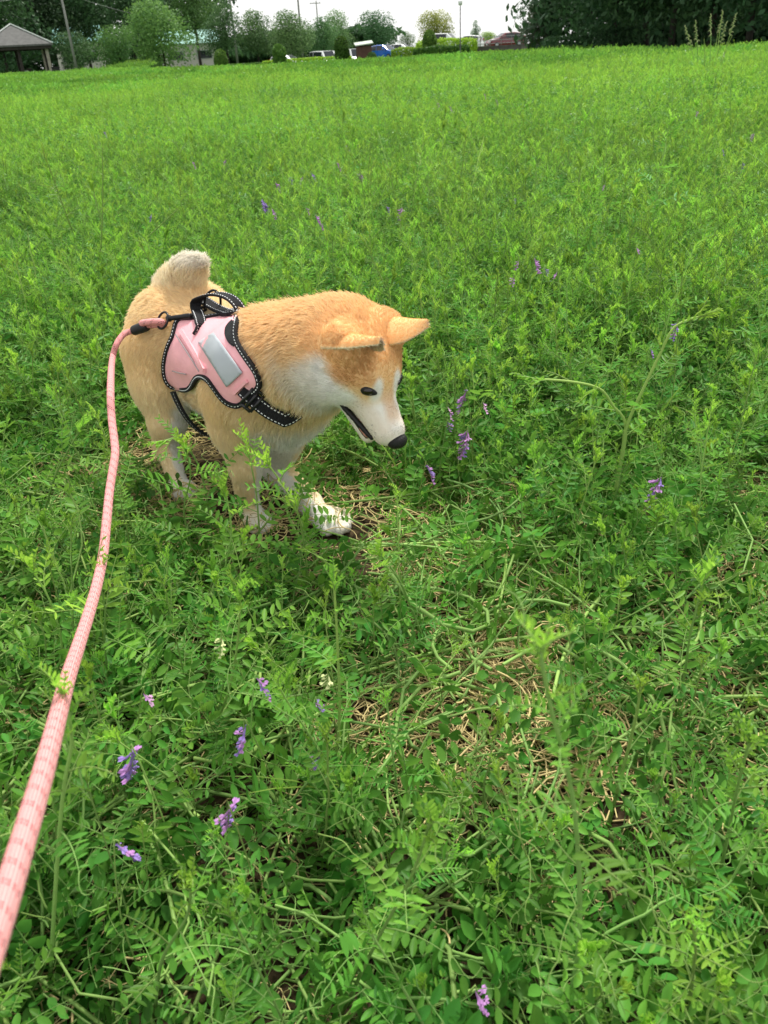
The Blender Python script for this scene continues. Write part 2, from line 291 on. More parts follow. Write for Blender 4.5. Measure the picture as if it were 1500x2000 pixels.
# ---- clipped shrubs and hedges
for i, a in enumerate([
    (433, 131, 86, 1.30, 1.62, 'shrub', 'small clipped shrub leftmost of the four along the field edge', 'ball'),
    (547, 126, 86, 1.32, 1.85, 'shrub', 'rounded column shrub standing left of the long white van', 'dome'),
    (668, 115, 86, 1.42, 2.25, 'shrub', 'tall clipped shrub between the long white van and the brown hut', 'dome'),
    (839, 103, 88, 1.42, 2.30, 'shrub', 'tall clipped shrub in front of the white minivan', 'dome')]):
    shrub(a[0], a[1], a[2], a[3], a[4], a[5], a[6], seed=i, form=a[7], n=3200, size=.10, group='clipped shrubs along the field edge')
shrub(1046, 107, 62, 1.25, 1.0, 'shrub', 'round bright green bush at the foot of the dark wood', 'round_bush', 1500, 9, 'ball')
shrub(727, 117, 84, .95, .85, 'shrub', 'loose low bush left of the blue car', 'round_bush', 900, 10, 'ball')
shrub(872, 104, 90, 5.6, 1.35, 'lime', 'bright lime green hedge under the white minivan', 'hedge', 5200, 11, 'box', 'hedge', .085, 1.6)
shrub(862, 120, 84, 5.0, .95, 'shrub', 'lower darker green hedge in front of the lime one', 'hedge', 4000, 12, 'box', 'hedge', .085, 1.4)
shrub(806, 112, 88, 4.0, .95, 'lime', 'low lime green hedge right of the blue car', 'hedge', 3200, 13, 'box', 'hedge', .085, 1.5)
shrub(1112, 105, 46, 2.6, .95, 'deep', 'long dark clipped hedge left of the wood trunks', 'hedge', 2600, 14, 'box', 'hedge', .06, 1.2)
shrub(1204, 108, 42, 1.9, 1.15, 'deep', 'dark clipped hedge between two trunks of the wood', 'hedge', 2400, 15, 'box', 'hedge', .06, 1.2)
shrub(600, 121, 88, 8.5, .6, 'lime', 'low bright hedge strip in front of the long white van', 'hedge', 3600, 16, 'box', 'hedge', .08, 1.2)
shrub(480, 128, 88, 5.5, .40, 'shrub', 'low green hedge strip between the two left clipped shrubs', 'hedge', 2000, 17, 'box', 'hedge', .06, 1.2)

# ---- pavilion
M_roof = mat('roof_shingle', (.105, .105, .10), .85, (4, .2)); M_conc = mat('concrete_post', lin(150, 145, 132), .85, (3, .15)); M_dwood = mat('dark_wood', (.035, .03, .025), .8, (5, .3)); M_ridge = mat('ridge_metal', lin(170, 178, 172), .5)
pv = ground_pt(43, 141, 74); pav = empty('pavilion', tuple(pv), math.radians(-22)); tag(pav, 'open park pavilion with grey hipped roof on posts at the left edge', 'pavilion')
R_ = 3.7; cs = [np.array([R_ * math.cos(a), R_ * math.sin(a), 2.28]) for a in np.radians([0, 90, 180, 270])]; apx = np.array([0, 0, 3.72])
for k in range(4):
    mb = MB(); a, b = cs[k], cs[(k + 1) % 4]; dz_ = np.array([0, 0, .12]); mb.add([a, b, apx, a - dz_, b - dz_, apx - dz_], [(0, 1, 2), (5, 4, 3), (0, 3, 4, 1), (1, 4, 5, 2), (2, 5, 3, 0)]); mb.build('roof_slope', M_roof, pav)
    mb = MB(); mb.tube([a * np.array([1.0, 1.0, 1]) + [0, 0, .04], apx + [0, 0, .05]], .05, 6); mb.build('ridge', M_ridge, pav)
    mb = MB(); c = (a + b) / 2 * .93; L_e = np.linalg.norm(b - a) * .93; mb.box((c[0], c[1], 2.06), (L_e, .12, .22), math.atan2(b[1] - a[1], b[0] - a[0])); mb.build('beam', M_dwood, pav)
    for f, mt in ((0, M_conc), (.5, M_dwood)):
        c = (a + (b - a) * f) * .80; mb = MB(); mb.box((c[0], c[1], .98), (.24, .24, 2.0), math.radians(45), 0, .9); mb.build('post', mt, pav)
mb = MB(); mb.box((0, 0, -.05), (4.6, 4.6, .16), math.radians(45)); mb.build('floor', M_conc, pav)
def block(name, px, py, Y, dims, m, label, cat, top=None):
    p = ground_pt(px, py, Y); t = empty(name, tuple(p), .3); tag(t, label, cat); mb = MB(); mb.box((0, 0, dims[2] * .5), (dims[0] * .86, dims[1] * .86, dims[2])); mb.build('base', m, t)
    mb = MB(); mb.box((0, 0, dims[2] + .04), (dims[0], dims[1], .08)); mb.build('top', m, t); return t
block('waste_bin', 110, 139, 72, (.66, .5, .62), mat('bin_black', (.02, .02, .02), .6), 'black box shaped bin standing right of the pavilion posts', 'bin')
block('stone_stool', 50, 141, 73, (.45, .45, .45), mat('stone_grey', lin(150, 150, 150), .9, (5, .2)), 'pale grey stone stool under the pavilion roof', 'stool')
block('dark_stool', 58, 140, 73.6, (.42, .42, .6), M_dwood, 'dark wooden stool beside the pale stone one under the pavilion', 'stool')

# ---- pale buildings behind the left trees
M_wall = mat('pale_wall', lin(208, 205, 195), .85, (.6, .1)); M_teal = mat('teal_roof', lin(150, 205, 195), .5, (1, .1)); M_glass = mat('window_glass', (.02, .025, .03), .1, spec=.5)
def shed(px, py, Y, w_, d_, h_, rh, label, rz, wall=M_wall, roofm=M_teal, name='low_building', cat='building'):
    p = ground_pt(px, py, Y); t = empty(name, tuple(p), rz); tag(t, label, cat); mb = MB(); mb.box((0, 0, h_ / 2), (w_, d_, h_)); mb.build('wall', wall, t)
    mb = MB(); x, y = w_ * .55, d_ * .58; mb.add([(-x, -y, h_), (x, -y, h_), (x, y, h_), (-x, y, h_), (-x, 0, h_ + rh), (x, 0, h_ + rh)], [(0, 1, 5, 4), (2, 3, 4, 5), (0, 4, 3), (1, 2, 5), (3, 2, 1, 0)]); mb.build('roof', roofm, t)
    for k in range(max(2, int(w_ / 2.6))):
        n_ = max(2, int(w_ / 2.6)); c = -w_ / 2 + w_ * (k + .5) / n_; mb = MB(); mb.box((c, -d_ / 2 - .02, h_ * .55), (w_ / n_ * .55, .06, h_ * .35)); wf = mb.build('window', M_ridge, t); mb = MB(); mb.box((c, -d_ / 2 - .055, h_ * .55), (w_ / n_ * .48, .03, h_ * .30)); mb.build('pane', M_glass, wf)
    return t
shed(372, 127, 116, 7.0, 5, 2.7, 1.5, 'pale low building with teal edged roof half hidden behind the trees', .25)
shed(168, 134, 128, 6., 5, 3.6, 2.0, 'pale house with teal roof glimpsed between the dark left trunks', .1)
M_brown = mat('hut_board', lin(92, 66, 58), .8, (3, .2)); M_hroof = mat('hut_roof', lin(186, 196, 180), .6, (2, .1))
hp_ = ground_pt(711, 108, 86); hut = empty('brown_hut', tuple(hp_), .08); tag(hut, 'small brown wooden hut with pale slanted roof left of the blue car', 'hut')
for k in range(7): mb = MB(); mb.box((-.6 + .2 * k, 0, .68), (.192, 1.1 + .02 * (k % 2), 1.36)); mb.build('plank', M_brown, hut)
mb = MB(); mb.box((0, 0, .66), (1.34, 1.04, 1.28)); mb.build('wall', M_dwood, hut)
mb = MB(); mb.add([(-.85, -.75, 1.36), (.85, -.75, 1.50), (.85, .75, 1.72), (-.85, .75, 1.58), (-.85, -.75, 1.44), (.85, -.75, 1.58), (.85, .75, 1.80), (-.85, .75, 1.66)], [(3, 2, 1, 0), (4, 5, 6, 7), (0, 1, 5, 4), (1, 2, 6, 5), (2, 3, 7, 6), (3, 0, 4, 7)]); mb.build('roof', M_hroof, hut)

# ---- retaining wall, railing, lamp post, poles
M_dconc = mat('weathered_concrete', lin(92, 88, 84), .9, (1.2, .35), bump=.3, bscale=6)
A_, B_ = ground_pt(908, 108, 92), ground_pt(1045, 100, 88); A_[2] = B_[2] = 0
w0 = empty('retaining_wall', tuple((A_ + B_) / 2), math.atan2(B_[1] - A_[1], B_[0] - A_[0])); tag(w0, 'dark weathered concrete retaining wall below the car park railing', 'wall')
Lw = np.linalg.norm(B_ - A_); nseg = 5
for k in range(nseg): mb = MB(); mb.box((-Lw / 2 + Lw * (k + .5) / nseg, 0, -.05), (Lw / nseg - .02, .3, 1.5)); mb.build('wall_section', M_dconc, w0)
mb = MB(); mb.box((0, .01, .74), (Lw, .38, .1)); mb.build('coping', M_dconc, w0)
M_rail = mat('rail_grey', lin(120, 124, 122), .5, metal=.3)
A2, B2 = ground_pt(900, 92, 94), ground_pt(1062, 90, 88); A2[2] = B2[2] = .72; dd = B2 - A2; rl = empty('railing', tuple(A2), math.atan2(dd[1], dd[0])); tag(rl, 'thin grey metal railing along the edge of the car park', 'railing'); Lr = np.linalg.norm(dd)
for z in (.25, .55, .85): mb = MB(); mb.tube([np.array([0, 0, z]), np.array([Lr, 0, z])], .022, 6); mb.build('rail', M_rail, rl)
for k in range(9): mb = MB(); mb.tube([np.array([Lr * k / 8, 0, 0]), np.array([Lr * k / 8, 0, .9])], .028, 6); mb.build('rail_post', M_rail, rl)
M_pole = mat('pole_concrete', lin(128, 130, 124), .85, (2, .15)); M_dark = mat('dark_metal', (.03, .032, .035), .5, metal=.3); M_white_p = mat('white_cap', lin(225, 228, 225), .5)
lp_ = ground_pt(899, 92, 80); lamp = empty('lamp_post', tuple(lp_)); tag(lamp, 'slim dark lamp post rising beside the white minivan', 'lamp post')
mb = MB(); mb.tube([np.array([0, 0, z]) for z in (0, .3, .32, 3.9)], [.09, .09, .05, .04], 8); mb.build('post', M_dark, lamp, True)
mb = MB(); mb.tube([np.array([0, 0, z]) for z in (3.9, 3.95, 4.2, 4.32)], [.05, .16, .2, .05], 8); mb.build('lamp_head', M_white_p, lamp, True)
def upole(px, py, Y, h, r0_, label, arms=(), can=False, headlamp=False):
    p = ground_pt(px, py, Y); t = empty('utility_pole', tuple(p)); tag(t, label, 'utility pole', 'utility poles behind the field'); mb = MB(); mb.tube([np.array([0, 0, -.3]), np.array([0, 0, h])], [r0_, r0_ * .65], 8); mb.build('post', M_pole, t, True)
    for z, l in arms:
        mb = MB(); mb.box((-.1 * l, 0, z), (l, .1, .12)); a = mb.build('crossarm', M_pole, t)
        for q in (-.45, -.2, .3): m2 = MB(); m2.tube([np.array([q * l, 0, z + .06]), np.array([q * l, 0, z + .22]), np.array([q * l, 0, z + .3])], [.03, .06, .03], 6); m2.build('insulator', M_white_p, a)
    if can: mb = MB(); mb.tube([np.array([.35, 0, h - 2.2]), np.array([.35, 0, h - 1.4])], .25, 10); mb.build('transformer', M_pole, t, True)
    if headlamp: mb = MB(); mb.box((.35, 0, h - .25), (.9, .3, .22)); mb.build('street_light', M_white_p, t)
    return np.array(p) + [0, 0, h]
t1 = upole(150, 137, 84, 7.0, .13, 'grey pole with a white street light in front of the left trees', ((6.6, .5),), False, True)
t2 = upole(464, 123, 122, 9.6, .17, 'grey pole with transformer rising above the spreading trees', ((9.2, 1.8),), True)
t3 = upole(592, 117, 124, 9.4, .16, 'pole with a wide crossarm above the middle trees', ((9.2, 2.4), (8.6, 1.6)))
t4 = upole(626, 114, 170, 9.4, .16, 'far small pole with a short crossarm right of the crossarm pole', ((9.0, 2.0),))
M_wire = mat('wire', (.16, .17, .16), .6)
def wire(a, b, sag, label):
    P = [a + (b - a) * t - np.array([0, 0, sag * 4 * t * (1 - t)]) for t in np.linspace(0, 1, 16)]; o0 = empty('overhead_wire', tuple(P[0])); tag(o0, label, 'wire'); mb = MB(); mb.tube([p - P[0] for p in P], .022, 5); mb.build('cable', M_wire, o0)
wire(t1 - [0, 0, .3], at_y(-80, 6, 80), .3, 'overhead wire running left from the street light pole')
wire(t1 - [0, 0, .5], t2 - [0, 0, 4.2], 1.1, 'overhead wire sagging from the street light pole towards the transformer pole')
wire(t2 - [0, 0, .3], t3 - [0, 0, .2], .7, 'overhead wire between the transformer pole and the crossarm pole')

# ---- parked cars
M_tyre = mat('tyre', (.015, .015, .015), .8); M_rim = mat('rim', lin(170, 172, 175), .35, metal=.8); M_lamp = mat('headlamp_glass', lin(215, 220, 222), .15, spec=.6); M_tail = mat('taillamp_red', (.35, .02, .02), .25); M_trim = mat('trim_black', (.02, .02, .022), .5)
def paint(name, c): return mat(name, c, .22, spec=.5, coat=.6)
def car(px, py, Y, rz, pm, label, kind='hatch', group='cars parked behind the field', z=None, name='parked_car'):
    p = ground_pt(px, py, Y); p[2] = p[2] if z is None else z; t = empty(name, tuple(p), rz); tag(t, label, 'car', group)
    S = dict(hatch=(3.95, 1.69, 1.50, [(-1.95, .62, .62), (-1.90, .92, .94), (-1.62, .95, 1.38), (-.6, .95, 1.50), (.25, .95, 1.46), (1.10, .93, .96), (1.75, .82, .82), (1.96, .58, .58)]),
             van=(4.6, 1.74, 1.84, [(-2.28, .62, .62), (-2.25, 1.02, 1.10), (-2.10, 1.04, 1.74), (-1.0, 1.04, 1.84), (.60, 1.03, 1.80), (1.55, 1.0, 1.06), (2.12, .86, .86), (2.29, .58, .58)]),
             wagon=(4.5, 1.72, 1.52, [(-2.25, .62, .62), (-2.2, .93, .95), (-1.98, .95, 1.36), (-.9, .95, 1.52), (.25, .95, 1.48), (1.18, .93, .97), (2.0, .82, .82), (2.26, .56, .56)]),
             box=(4.4, 1.69, 1.90, [(-2.18, .62, .62), (-2.16, 1.02, 1.06), (-2.08, 1.05, 1.84), (-1.0, 1.05, 1.90), (1.2, 1.03, 1.86), (1.85, 1.0, 1.04), (2.12, .84, .84), (2.18, .58, .58)]))[kind]
    Ln_, W_, H_, st = S; hw = W_ / 2; rings = []
    for x, hb, hr in st:
        e = .90 if abs(x) > Ln_ * .47 else 1.0; tw = hw * (.80 if kind != 'box' else .88); gh = hr > hb + .1
        w2 = tw if gh else hw * .94; rings.append([(x, -hw * e * .95, .22), (x, -hw * e, .5), (x, -hw * e * .985, hb), (x, -w2 * e, hr - .03 if gh else hr - .005), (x, -w2 * .82 * e, hr + .02), (x, w2 * .82 * e, hr + .02), (x, w2 * e, hr - .03 if gh else hr - .005), (x, hw * e * .985, hb), (x, hw * e, .5), (x, hw * e * .95, .22)])
    mb = MB(); mb.loft(rings); mb.build('body', pm, t, False)
    g = [i for i, s in enumerate(st) if s[2] > s[1] + .1]; i0, i1 = g[0], g[-1]
    def quad_between(A, B, C, D, off, nm, m):
        A, B, C, D = map(np.array, (A, B, C, D)); n_ = np.cross(C - A, D - B); n_ /= np.linalg.norm(n_); ctr = (A + B + C + D) / 4
        if n_ @ (ctr - np.array([0, 0, .8])) < 0: n_ = -n_
        q = [ctr + (v - ctr) * .93 + n_ * off for v in (A, B, C, D)]; q2 = [v - n_ * .02 for v in q]; m_ = MB(); m_.add(q + q2, [(0, 1, 2, 3), (7, 6, 5, 4), (0, 4, 5, 1), (1, 5, 6, 2), (2, 6, 7, 3), (3, 7, 4, 0)]); m_.build(nm, m, t)
    for sd, (lo_i, up_i) in ((-1, (2, 3)), (1, (7, 6))):
        for a in range(i0, i1): quad_between(rings[a][lo_i], rings[a + 1][lo_i], rings[a + 1][up_i], rings[a][up_i], .012, 'side_window', M_glass)
        quad_between(rings[i1][lo_i], np.array(rings[i1 + 1][lo_i]) * [.9, 1, 1] + [.04, 0, 0], np.array(rings[i1][up_i]) * [1, 1, .9], rings[i1][up_i], .012, 'side_window', M_glass)
    quad_between(rings[i1][4], rings[i1][5], rings[i1 + 1][5], rings[i1 + 1][4], .012, 'windscreen', M_glass); quad_between(rings[i0][4], rings[i0][5], rings[i0 - 1][5], rings[i0 - 1][4], .012, 'rear_window', M_glass)
    for sx in (-1, 1):
        for sy in (-1, 1):
            c = np.array([sx * Ln_ * .31, sy * (hw - .10), .31]); m_ = MB(); m_.tube([c + [0, -.1, 0], c + [0, .1, 0]], .31, 16); wl = m_.build('wheel', M_tyre, t, True); m_ = MB(); m_.tube([c + [0, sy * .10, 0], c + [0, sy * .115, 0]], .2, 10); m_.build('rim', M_rim, wl)
    for sy in (-1, 1):
        m_ = MB(); m_.box((Ln_ * .475, sy * hw * .68, .70), (.16, .34, .16)); m_.build('headlight', M_lamp, t); m_ = MB(); m_.box((-Ln_ * .482, sy * hw * .80, .98), (.10, .16, .34)); m_.build('tail_light', M_tail, t)
        m_ = MB(); m_.box((st[i1][0] + .55, sy * (hw + .08), 1.0), (.12, .18, .13)); m_.build('wing_mirror', pm, t)
    m_ = MB(); m_.box((Ln_ * .497, 0, .42), (.05, W_ * .6, .16)); m_.build('grille', M_trim, t); m_ = MB(); m_.box((Ln_ * .505, 0, .42), (.02, .33, .11)); m_.build('number_plate', M_white_p, t)
    return t
WHT = paint('car_white', lin(232, 234, 234)); BLU = paint('car_blue', lin(20, 96, 190)); RED = paint('car_red', lin(110, 34, 44)); SIL = paint('car_pearl', lin(222, 224, 222))
car(752, 116, 104, math.radians(-42), BLU, 'bright blue hatchback parked at the field edge', 'hatch')
car(868, 92, 110, math.radians(-28), WHT, 'white minivan behind the tall clipped shrub and lime hedge', 'van')
car(912, 90, 112, math.radians(158), SIL, 'white car with red tail lights right of the lamp post', 'hatch')
car(986, 89, 106, math.radians(196), RED, 'dark red car parked beside the railing', 'wagon')
car(632, 114, 100, math.radians(-62), WHT, 'long white van low behind the hedge strip', 'box', z=-.70)
car(562, 121, 98, math.radians(-30), WHT, 'white car mostly hidden right of the left column shrub', 'hatch', z=-.5)
car(690, 108, 112, math.radians(-75), SIL, 'white car seen from the front between tall shrub and brown hut', 'box', z=-.60)
car(786, 104, 124, math.radians(-30), WHT, 'white car whose roof shows right of the blue hatchback', 'wagon', z=.1)
# ground of the car park
# ================================================================== the dog
DY = math.radians(54)
DF = np.array([math.cos(DY), -math.sin(DY), 0]); DL = np.array([math.sin(DY), math.cos(DY), 0]); DZ = np.array([0, 0, 1.])
DO = np.array([-.19, 1.28, 0])
DM = np.stack([DF, DL, DZ])                       # world -> dog frame rows (x forward, y left, z up)
def dog_w(p): return np.asarray(p) @ DM + DO
def dog_l(p): return (np.asarray(p) - DO) @ DM.T
def pl(px, py, lat):                              # a pixel on the dog's plane y = lat, in the dog frame
    d = ray(px, py); t = (lat - (CAM - DO) @ DL) / (d @ DL); return dog_l(CAM + d * t)
# head frame inside the dog frame
HY, HP, HR = math.radians(-17), math.radians(53), math.radians(0)   # yaw relative to the body (negative: to its left), pitch down
_hy = math.radians(9)
HX = np.array([math.cos(_hy) * math.cos(HP), math.sin(_hy) * math.cos(HP), -math.sin(HP)])
HLf = np.array([-math.sin(_hy), math.cos(_hy), 0]); HU = np.cross(HX, HLf)
HC = pl(700, 681, .02); HM = np.stack([HX, HLf, HU])
def head_d(p): return np.asarray(p, float) @ HM + HC          # head frame -> dog frame
def head_l(p): return (np.asarray(p) - HC) @ HM.T

PR = []                                           # primitives: kind, params, blend k, flow direction, tag
def ell(c, r, k=.03, flow=(-1, 0, -.3), ax=None, tg='body'): PR.append(('e', np.asarray(c, float), np.asarray(r, float), np.eye(3) if ax is None else np.asarray(ax), k, np.asarray(flow, float), tg))
def cap(a, b, ra, rb, k=.02, flow=None, tg='leg'):
    a = np.asarray(a, float); b = np.asarray(b, float)
    PR.append(('c', a, b, (ra, rb), k, (b - a) / np.linalg.norm(b - a) if flow is None else np.asarray(flow, float), tg))
# torso
ell((-.035, 0, .258), (.125, .092, .096), .03)
ell((-.14, 0, .254), (.150, .090, .096), .03)
ell((-.270, 0, .288), (.122, .088, .085), .035, (-1, 0, -.6))
ell((.045, 0, .262), (.075, .070, .085), .04, (-.2, 0, -1), tg='chest')
# rump and thighs
for s in (-1, 1):
    ell((-.315, s * .045, .262), (.088, .052, .105), .04, (-.5, 0, -1))
    ell((-.055 + .05, s * .062, .265), (.062, .036, .090), .03, (-.3, 0, -1), tg='shoulder')
# neck
cap((.045, 0, .302), HC + np.array([-.045, 0, -.012]), .086, .062, .045, (-.9, 0, -.5), tg='neck')
cap((.05, 0, .30), head_d((-.02, 0, -.045)), .085, .062, .05, (-.6, 0, -.8), tg='neck')
# right front leg, standing
a, b, c, d = np.array([-.005, -.062, .20]), np.array([.000, -.060, .125]), np.array([-.018, -.058, .045]), np.array([-.008, -.056, .016])
cap((-.0, -.062, .25), a, .050, .042, .02); cap(a, b, .042, .0255, .015); cap(b, c, .0250, .0185, .012); cap(c, d, .0185, .019, .01)
def paw(h, f, lat, sc=1.0, up=(0, 0, 1.)):        # toes spread in front of the pad
    f = np.asarray(f, float); f /= np.linalg.norm(f); l = np.cross(up, f); u = np.cross(f, l)
    ell(h, (.023 * sc, .024 * sc, .016 * sc), .010, f, np.stack([f, l, u]), 'paw')
    for i, (o, ln) in enumerate(((-1.5, .020), (-.5, .031), (.5, .031), (1.5, .020))):
        p = np.asarray(h) + f * ln * sc + l * o * .0132 * sc - u * .0035 * sc
        cap(p - f * .020 * sc + u * .0075 * sc, p - f * .006 * sc + u * .0035 * sc, .0088 * sc, .0092 * sc, .0026, f, 'paw'); cap(p - f * .006 * sc + u * .0035 * sc, p + f * .004 * sc - u * .001 * sc, .0092 * sc, .0084 * sc, .0026, f, 'paw')
paw((.002, -.056, .015), (1, 0, -.1), 0, .95)
# left front leg, reaching out
a, b, c, d = np.array([.01, .050, .20]), pl(535, 910, .048), pl(604, 982, .046), pl(634, 1018, .043)
cap((.01, .055, .25), a, .048, .040, .02); cap(a, b, .040, .028, .015); cap(b, c, .027, .0215, .012); cap(c, d, .0215, .021, .01)
_pc = pl(643, 1034, .043); paw((_pc[0], _pc[1], .0185), (1, .05, -.04), 0, 1.2)
# right hind leg
a, b, c, d = np.array([-.285, -.070, .205]), np.array([-.262, -.088, .135]), np.array([-.268, -.098, .085]), np.array([-.225, -.105, .022])
cap((-.30, -.06, .26), a, .072, .062, .03, (-.3, 0, -1)); cap(a, b, .060, .034, .02); cap(b, np.array([-.272, -.098, .085]), .033, .021, .015); cap(c, d, .0205, .018, .012)
paw((-.205, -.107, .015), (1, -.1, 0), 0, .95)
# left hind leg, one step ahead
a, b, c, d = np.array([-.265, .062, .205]), np.array([-.225, .070, .14]), np.array([-.235, .074, .085]), np.array([-.165, .072, .022])
cap((-.30, .06, .26), a, .070, .060, .03, (-.3, 0, -1)); cap(a, b, .058, .034, .02); cap(b, c, .033, .021, .015); cap(c, d, .0205, .018, .012)
paw((-.145, .072, .015), (1, 0, 0), 0, .95)
# tail, curled up over the back
t0 = pl(345, 562, .0); t1 = pl(338, 537, .0); t2 = pl(362, 512, .01); t3 = pl(386, 500, .02)
cap(np.array([-.31, 0, .33]), t0, .035, .034, .02, (-.2, 0, 1), 'tail')
cap(pl(334, 562, .0), pl(362, 532, .005), .028, .022, .02, (.3, 0, 1), 'tail')
cap(pl(362, 532, .005), pl(391, 511, .02), .022, .011, .02, (.9, 0, .4), 'tail')
cap(pl(372, 552, .01), pl(375, 526, .015), .023, .016, .03, (.4, 0, 1), 'tail')
# head
def hell(c, r, k, flow, tg='head'): ell(head_d(c), r, k, np.asarray(flow) @ HM, HM, tg)
def hcap(a, b, ra, rb, k, flow=(-1, 0, -.1), tg='head'): cap(head_d(a), head_d(b), ra, rb, k, np.asarray(flow, float) @ HM, tg)
hell((-.008, 0, -.006), (.060, .060, .046), .03, (-1, 0, .1))
hell((.026, 0, .000), (.044, .046, .038), .025, (-1, 0, .2))
for s in (-1, 1):
    hell((.0, s * .036, -.034), (.052, .038, .042), .025, (-1, s * .5, -.5))
    hell((.046, s * .021, .008), (.022, .016, .018), .012, (-1, s * .4, .3))
for s in (-1, 1): hell((-.008, s * .044, .026), (.026, .022, .022), .018, (-.2, s * .5, .8))
hcap((.05, 0, -.023), (.116, 0, -.027), .0365, .0248, .018, (-1, 0, .1), 'snout')
hell((.125, 0, -.025), (.0185, .0200, .0180), .01, (-1, 0, .1), 'snout')
hcap((.020, 0, -.066), (.110, 0, -.071), .025, .0130, .012, (-1, 0, -.2), 'jaw')

def prim_d(p, q):
    if p[0] == 'e':
        x = (q - p[1]) @ p[3].T; k0 = np.linalg.norm(x / p[2], axis=-1); k1 = np.linalg.norm(x / p[2] ** 2, axis=-1)
        return k0 * (k0 - 1) / np.maximum(k1, 1e-6)
    a, b, (ra, rb) = p[1], p[2], p[3]; ab = b - a
    t = np.clip(((q - a) @ ab) / (ab @ ab), 0, 1); return np.linalg.norm(q - a - t[..., None] * ab, axis=-1) - (ra + (rb - ra) * t)
def prim_box(p, pad):
    if p[0] == 'e': m = p[2].max() if not np.allclose(p[3], np.eye(3)) else p[2]; return p[1] - m - pad, p[1] + m + pad
    r = max(p[3]); return np.minimum(p[1], p[2]) - r - pad, np.maximum(p[1], p[2]) + r + pad

def surface_nets(D, lo, h):
    S = D < 0
    c = np.zeros(tuple(n - 1 for n in D.shape), np.uint8)
    offs = [(i, j, k) for i in (0, 1) for j in (0, 1) for k in (0, 1)]
    sl_ = lambda o: tuple(slice(o[a], D.shape[a] - 1 + o[a]) for a in range(3))
    for o in offs: c += S[sl_(o)]
    idx = np.argwhere((c > 0) & (c < 8)); vid = -np.ones(c.shape, np.int32); vid[tuple(idx.T)] = np.arange(len(idx))
    acc = np.zeros((len(idx), 3)); cnt = np.zeros(len(idx))
    vals = {o: D[tuple((idx + o).T)] for o in offs}
    for o in offs:
        for ax in range(3):
            if o[ax]: continue
            o2 = list(o); o2[ax] = 1; o2 = tuple(o2); v1, v2 = vals[o], vals[o2]; m = (v1 < 0) != (v2 < 0)
            t = v1[m] / (v1[m] - v2[m]); p = np.tile(np.asarray(o, float), (m.sum(), 1)); p[:, ax] += t; acc[m] += p; cnt[m] += 1
    V = lo + h * (idx + acc / cnt[:, None])
    Q = []
    for ax in range(3):
        b, g = (ax + 1) % 3, (ax + 2) % 3
        A = np.take(S, range(S.shape[ax] - 1), ax); B = np.take(S, range(1, S.shape[ax]), ax)
        e = np.argwhere(A != B); e = e[(e[:, b] > 0) & (e[:, g] > 0) & (e[:, b] < S.shape[b] - 1) & (e[:, g] < S.shape[g] - 1)]
        flip = A[tuple(e.T)]
        q = []
        for db, dg in ((-1, -1), (0, -1), (0, 0), (-1, 0)):
            t = e.copy(); t[:, b] += db; t[:, g] += dg; q.append(vid[tuple(t.T)])
        q = np.stack(q, 1); q[~flip] = q[~flip][:, ::-1]; Q.append(q)
    return V, np.concatenate(Q)

GH = .0042
lo = np.array([-.47, -.19, -.015]); hi = np.array([.50, .20, .52]); nn = np.ceil((hi - lo) / GH).astype(int)
gx = [lo[i] + GH * np.arange(nn[i]) for i in range(3)]
DD = np.full(tuple(nn), .2, np.float32)
def carve(p, DD):
    k = p[4]; bl, bh = prim_box(p, .05 + k)
    s = [slice(max(0, int((bl[i] - lo[i]) / GH)), min(nn[i], int((bh[i] - lo[i]) / GH) + 2)) for i in range(3)]
    q = np.stack(np.meshgrid(*[gx[i][s[i]] for i in range(3)], indexing='ij'), -1)
    d = prim_d(p, q); d1 = DD[tuple(s)]; hh = np.clip(.5 + .5 * (d1 - d) / k, 0, 1)
    DD[tuple(s)] = d1 * (1 - hh) + d * hh - k * hh * (1 - hh)
for p in PR: carve(p, DD)
VD, QD = surface_nets(DD, lo, GH)
# two rounds of smoothing on the quad graph
E_ = np.concatenate([QD[:, [0, 1]], QD[:, [1, 2]], QD[:, [2, 3]], QD[:, [3, 0]]])
def laplace(V, it, f=.5):
    for _ in range(it):
        A = np.zeros_like(V); n = np.zeros(len(V)); np.add.at(A, E_[:, 0], V[E_[:, 1]]); np.add.at(n, E_[:, 0], 1); V = V + f * (A / n[:, None] - V)
    return V
VD = laplace(VD, 2)
def vnormals(V, Q):
    n = np.cross(V[Q[:, 2]] - V[Q[:, 0]], V[Q[:, 3]] - V[Q[:, 1]]); N = np.zeros_like(V)
    for i in range(4): np.add.at(N, Q[:, i], n)
    return N / (np.linalg.norm(N, axis=1, keepdims=True) + 1e-12)
ND = vnormals(VD, QD)

# weights of the primitives near each point: coat flow and zone
def zones(q):
    T = ['body', 'chest', 'shoulder', 'neck', 'leg', 'paw', 'tail', 'head', 'snout', 'jaw']
    W = {t: np.zeros(len(q)) for t in T}; Fl = np.zeros((len(q), 3)); tot = np.zeros(len(q))
    for p in PR:
        d = prim_d(p, q); wt = np.exp(-np.clip(d + .004, -.02, .2) / .007); W[p[6]] += wt; Fl += wt[:, None] * p[5]; tot += wt
    return {t: W[t] / tot for t in T}, Fl / tot[:, None]
def vnoise(q, s, seed=0):                          # cheap smooth noise
    r = np.random.default_rng(seed); o = np.zeros(len(q))
    for i in range(6):
        d = r.normal(size=3); d /= np.linalg.norm(d); o += np.sin(q @ d * s * (1 + .35 * i) + r.uniform(0, 6.3))
    return o / 6
TAN, ORANGE, CREAM, WHITE = map(np.array, (lin(250, 225, 180), lin(244, 206, 153), lin(253, 239, 210), lin(240, 238, 232)))
